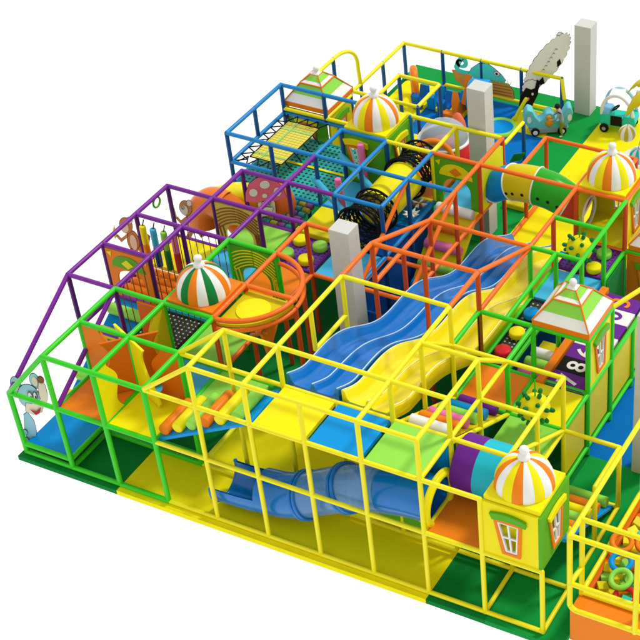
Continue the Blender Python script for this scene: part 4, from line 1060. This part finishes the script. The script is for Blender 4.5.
for (x,y,z,m,l) in ((5.98,13.05,.6,[vW,mat('old_gold_vinyl',(196,180,60),.35)],'gold and white striped ball hanging from the palm'),(6.42,12.6,.4,[vW,vC],'cyan and white striped ball hanging from the palm at the edge')):
    t2 = thing('hanging_ball', l, 'hanging ball', (x,y,z), 'striped balls hanging from the palm')
    link_mesh('ball', MB().lathe((x,y,z),[(.001,-.19)]+[(.19*cos(q),.19*sin(q)) for q in [-pi/2+pi*k/14 for k in range(1,14)]]+[(.001,.19)],48,mfun=lambda k,i:(k//4)%2), m, t2)
    link_mesh('cord', MB().tube((x,y,z+.18),(x+.2,y,1.7),.008,6), vGy, t2)
one('soft_ramp','lime soft ramp beyond the striped dome at the right','ramp',MB().slab([(0,0),(1.2,0),(1.2,.35)],(6.8,10.4,.01),(1,0,0),(0,0,1),-.9),vG,None,.02)

# ------------------------------------------------------------------ ball pool at the front right
t = thing('ball_pool','orange padded pool surround at the bottom right corner','ball pool',(11.5,1.5,0))
bx, by, hb = 10.43, .06, .7
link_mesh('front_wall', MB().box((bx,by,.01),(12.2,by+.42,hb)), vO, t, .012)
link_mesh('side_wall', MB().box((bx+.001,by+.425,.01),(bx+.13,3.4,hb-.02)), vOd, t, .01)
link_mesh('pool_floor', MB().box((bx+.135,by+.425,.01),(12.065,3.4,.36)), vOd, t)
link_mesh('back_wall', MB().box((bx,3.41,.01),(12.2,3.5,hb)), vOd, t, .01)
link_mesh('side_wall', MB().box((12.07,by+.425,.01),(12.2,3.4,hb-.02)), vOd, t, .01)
f = thing('guard_rail','yellow tube guard rail around the foam filled pool','frame',(bx,by,hb))
zt = 2.33
link_mesh('front_loop', MB().path(smooth([(12.1,by,hb+.03),(bx+.6,by,hb+.03)]+[(bx+.13-.13*sin(a),by,hb+.16-.13*cos(a)) for a in [pi/2*k/5 for k in range(6)]]+[(bx,by,hb+.6),(bx,by,zt)],4),R0,12), YEL, f)
for a,b in (((bx,by,zt),(12.1,by,zt)),((bx,by,1.3),(12.1,by,1.3)),((bx+.03,.44,hb+.04),(12.1,.44,hb+.04)),((bx+.03,.44,zt),(12.1,.44,zt)),((bx+.03,.44,hb+.02),(bx+.03,3.4,hb+.02)),((bx,.05,zt),(bx,3.4,zt)),((bx+.03,.44,1.3),(bx,.05,1.3))):
    link_mesh('rail', MB().tube(a,b,R0*.95), YEL, f)
for x,y,z0,z1 in ((bx+.03,.44,hb,zt),(11.5,by,hb,zt),(bx+.03,2.9,hb,zt),(11.52,.44,hb,zt),(12.1,by,hb,zt),(12.1,.44,hb,zt)):
    link_mesh('post', MB().tube((x,y,z0),(x,y,z1),R0), YEL, f)
f2 = [vO,vN,vG,vR,vO,vN,vG,vT]
rc = [((10.98,1.12),'orange'),((10.99,.80),'x')]
spots = [(10.66,1.56,.86,vO,'orange foam ring, highest in the ring row beside the pool rail'),(10.80,1.20,.82,vB,'blue foam ring under the orange one in the pool'),(10.92,.90,.78,vG,'lime foam ring in the middle of the pool row'),(11.08,.68,.66,vR,'red foam ring nearest the front wall of the pool'),
         (11.02,1.72,.84,vO,'orange foam ring cut by the right edge, back row'),(11.18,1.32,.8,vB,'blue foam ring cut by the right edge'),(11.3,1.0,.76,vG,'lime foam ring cut by the right edge'),(11.45,.7,.66,vR,'red foam ring cut by the right edge')]
for x,y,z,m,l in spots:
    one('foam_ring', l, 'ring', MB().torus((x,y,z),.155,.045,(.15*sin(x*9),-.3,1),44,12), m, 'foam rings in the pool')
# coloured foam cubes fill the pool
cubes = [vO,vY,vT,vG,vYd,vO,vY]
random.seed(9)
nc = 0
wordc = ['orange','yellow','teal','lime','mustard','orange','yellow']
for i in range(10):
    for j in range(15):
        for lv in range(1):
            x = bx+.22+.155*i+random.uniform(-.03,.03); y = .60+.185*j+random.uniform(-.03,.03); z = .46+random.uniform(0,.10)+.05*((i+j)%2)
            if x > 12: continue
            ci = random.randrange(7)
            mb = MB(); a = random.uniform(0,pi); b = random.uniform(-.5,.5); M3 = Matrix.Rotation(a,3,'Z') @ Matrix.Rotation(b,3,'X'); q = .085
            vs = [Vector((x,y,z))+M3@Vector((sx*q,sy*q,sz*q)) for sx,sy,sz in ((-1,-1,-1),(1,-1,-1),(1,1,-1),(-1,1,-1),(-1,-1,1),(1,-1,1),(1,1,1),(-1,1,1))]
            mb.add(vs,[(0,3,2,1),(4,5,6,7),(0,1,5,4),(1,2,6,5),(2,3,7,6),(3,0,4,7)])
            one('foam_cube', wordc[ci]+' foam cube heaped with others in the pool', 'foam cube', mb, cubes[ci], wordc[ci]+' foam cubes filling the pool', .008); nc += 1

# ------------------------------------------------------------------ camera
CAM = (17.00835068, -14.71882438, 19.20857823)
F_, CX, CY = 1601.482861398404, 530.0357064370158, 417.6272964166568
rv = Vector((2.2618048596842946, 0.4969042195953024, -0.24140744938937553))
Rm = Matrix.Rotation(rv.length, 3, rv.normalized())       # world -> image (x right, y down, z forward)
cx_, cy_, cz_ = Rm[0], -Rm[1], -Rm[2]
M = Matrix(((cx_[0],cy_[0],cz_[0]),(cx_[1],cy_[1],cz_[1]),(cx_[2],cy_[2],cz_[2]))).to_4x4()
M.translation = Vector(CAM)*S
cam = bpy.data.cameras.new('camera'); cam.sensor_width = 36; cam.sensor_fit = 'HORIZONTAL'
cam.lens = F_/640*36; cam.shift_x = (320-CX)/640; cam.shift_y = (CY-320)/640; cam.clip_end = 500; cam.clip_start = .5
co = bpy.data.objects.new('camera', cam); col.objects.link(co); co.matrix_world = M; scene.camera = co

# ------------------------------------------------------------------ light
w = bpy.data.worlds.new('World'); scene.world = w; w.use_nodes = True
nt = w.node_tree; n = nt.nodes; bg = n['Background']
tc = n.new('ShaderNodeTexCoord'); sp = n.new('ShaderNodeSeparateXYZ'); nt.links.new(tc.outputs['Generated'], sp.inputs[0])
rp = n.new('ShaderNodeMapRange'); rp.inputs['From Min'].default_value = -.1; rp.inputs['From Max'].default_value = .15
rp.inputs['To Min'].default_value = 1.2; rp.inputs['To Max'].default_value = .84
nt.links.new(sp.outputs[2], rp.inputs['Value']); nt.links.new(rp.outputs[0], bg.inputs['Strength'])
bg.inputs['Color'].default_value = (1,1,1,1)
sun = bpy.data.lights.new('sun','SUN'); sun.energy = 2.0; sun.angle = math.radians(9); sun.color = (1,.98,.95)
so = bpy.data.objects.new('sun', sun); col.objects.link(so)
d = Vector((.38,.62,1.0)).normalized()        # towards the light
so.rotation_euler = d.to_track_quat('Z','Y').to_euler()
scene.view_settings.view_transform = 'Standard'; scene.view_settings.look = 'None'; scene.view_settings.exposure = 0; scene.view_settings.gamma = 1
scene.render.engine = 'CYCLES'
scene.cycles.transparent_max_bounces = 16
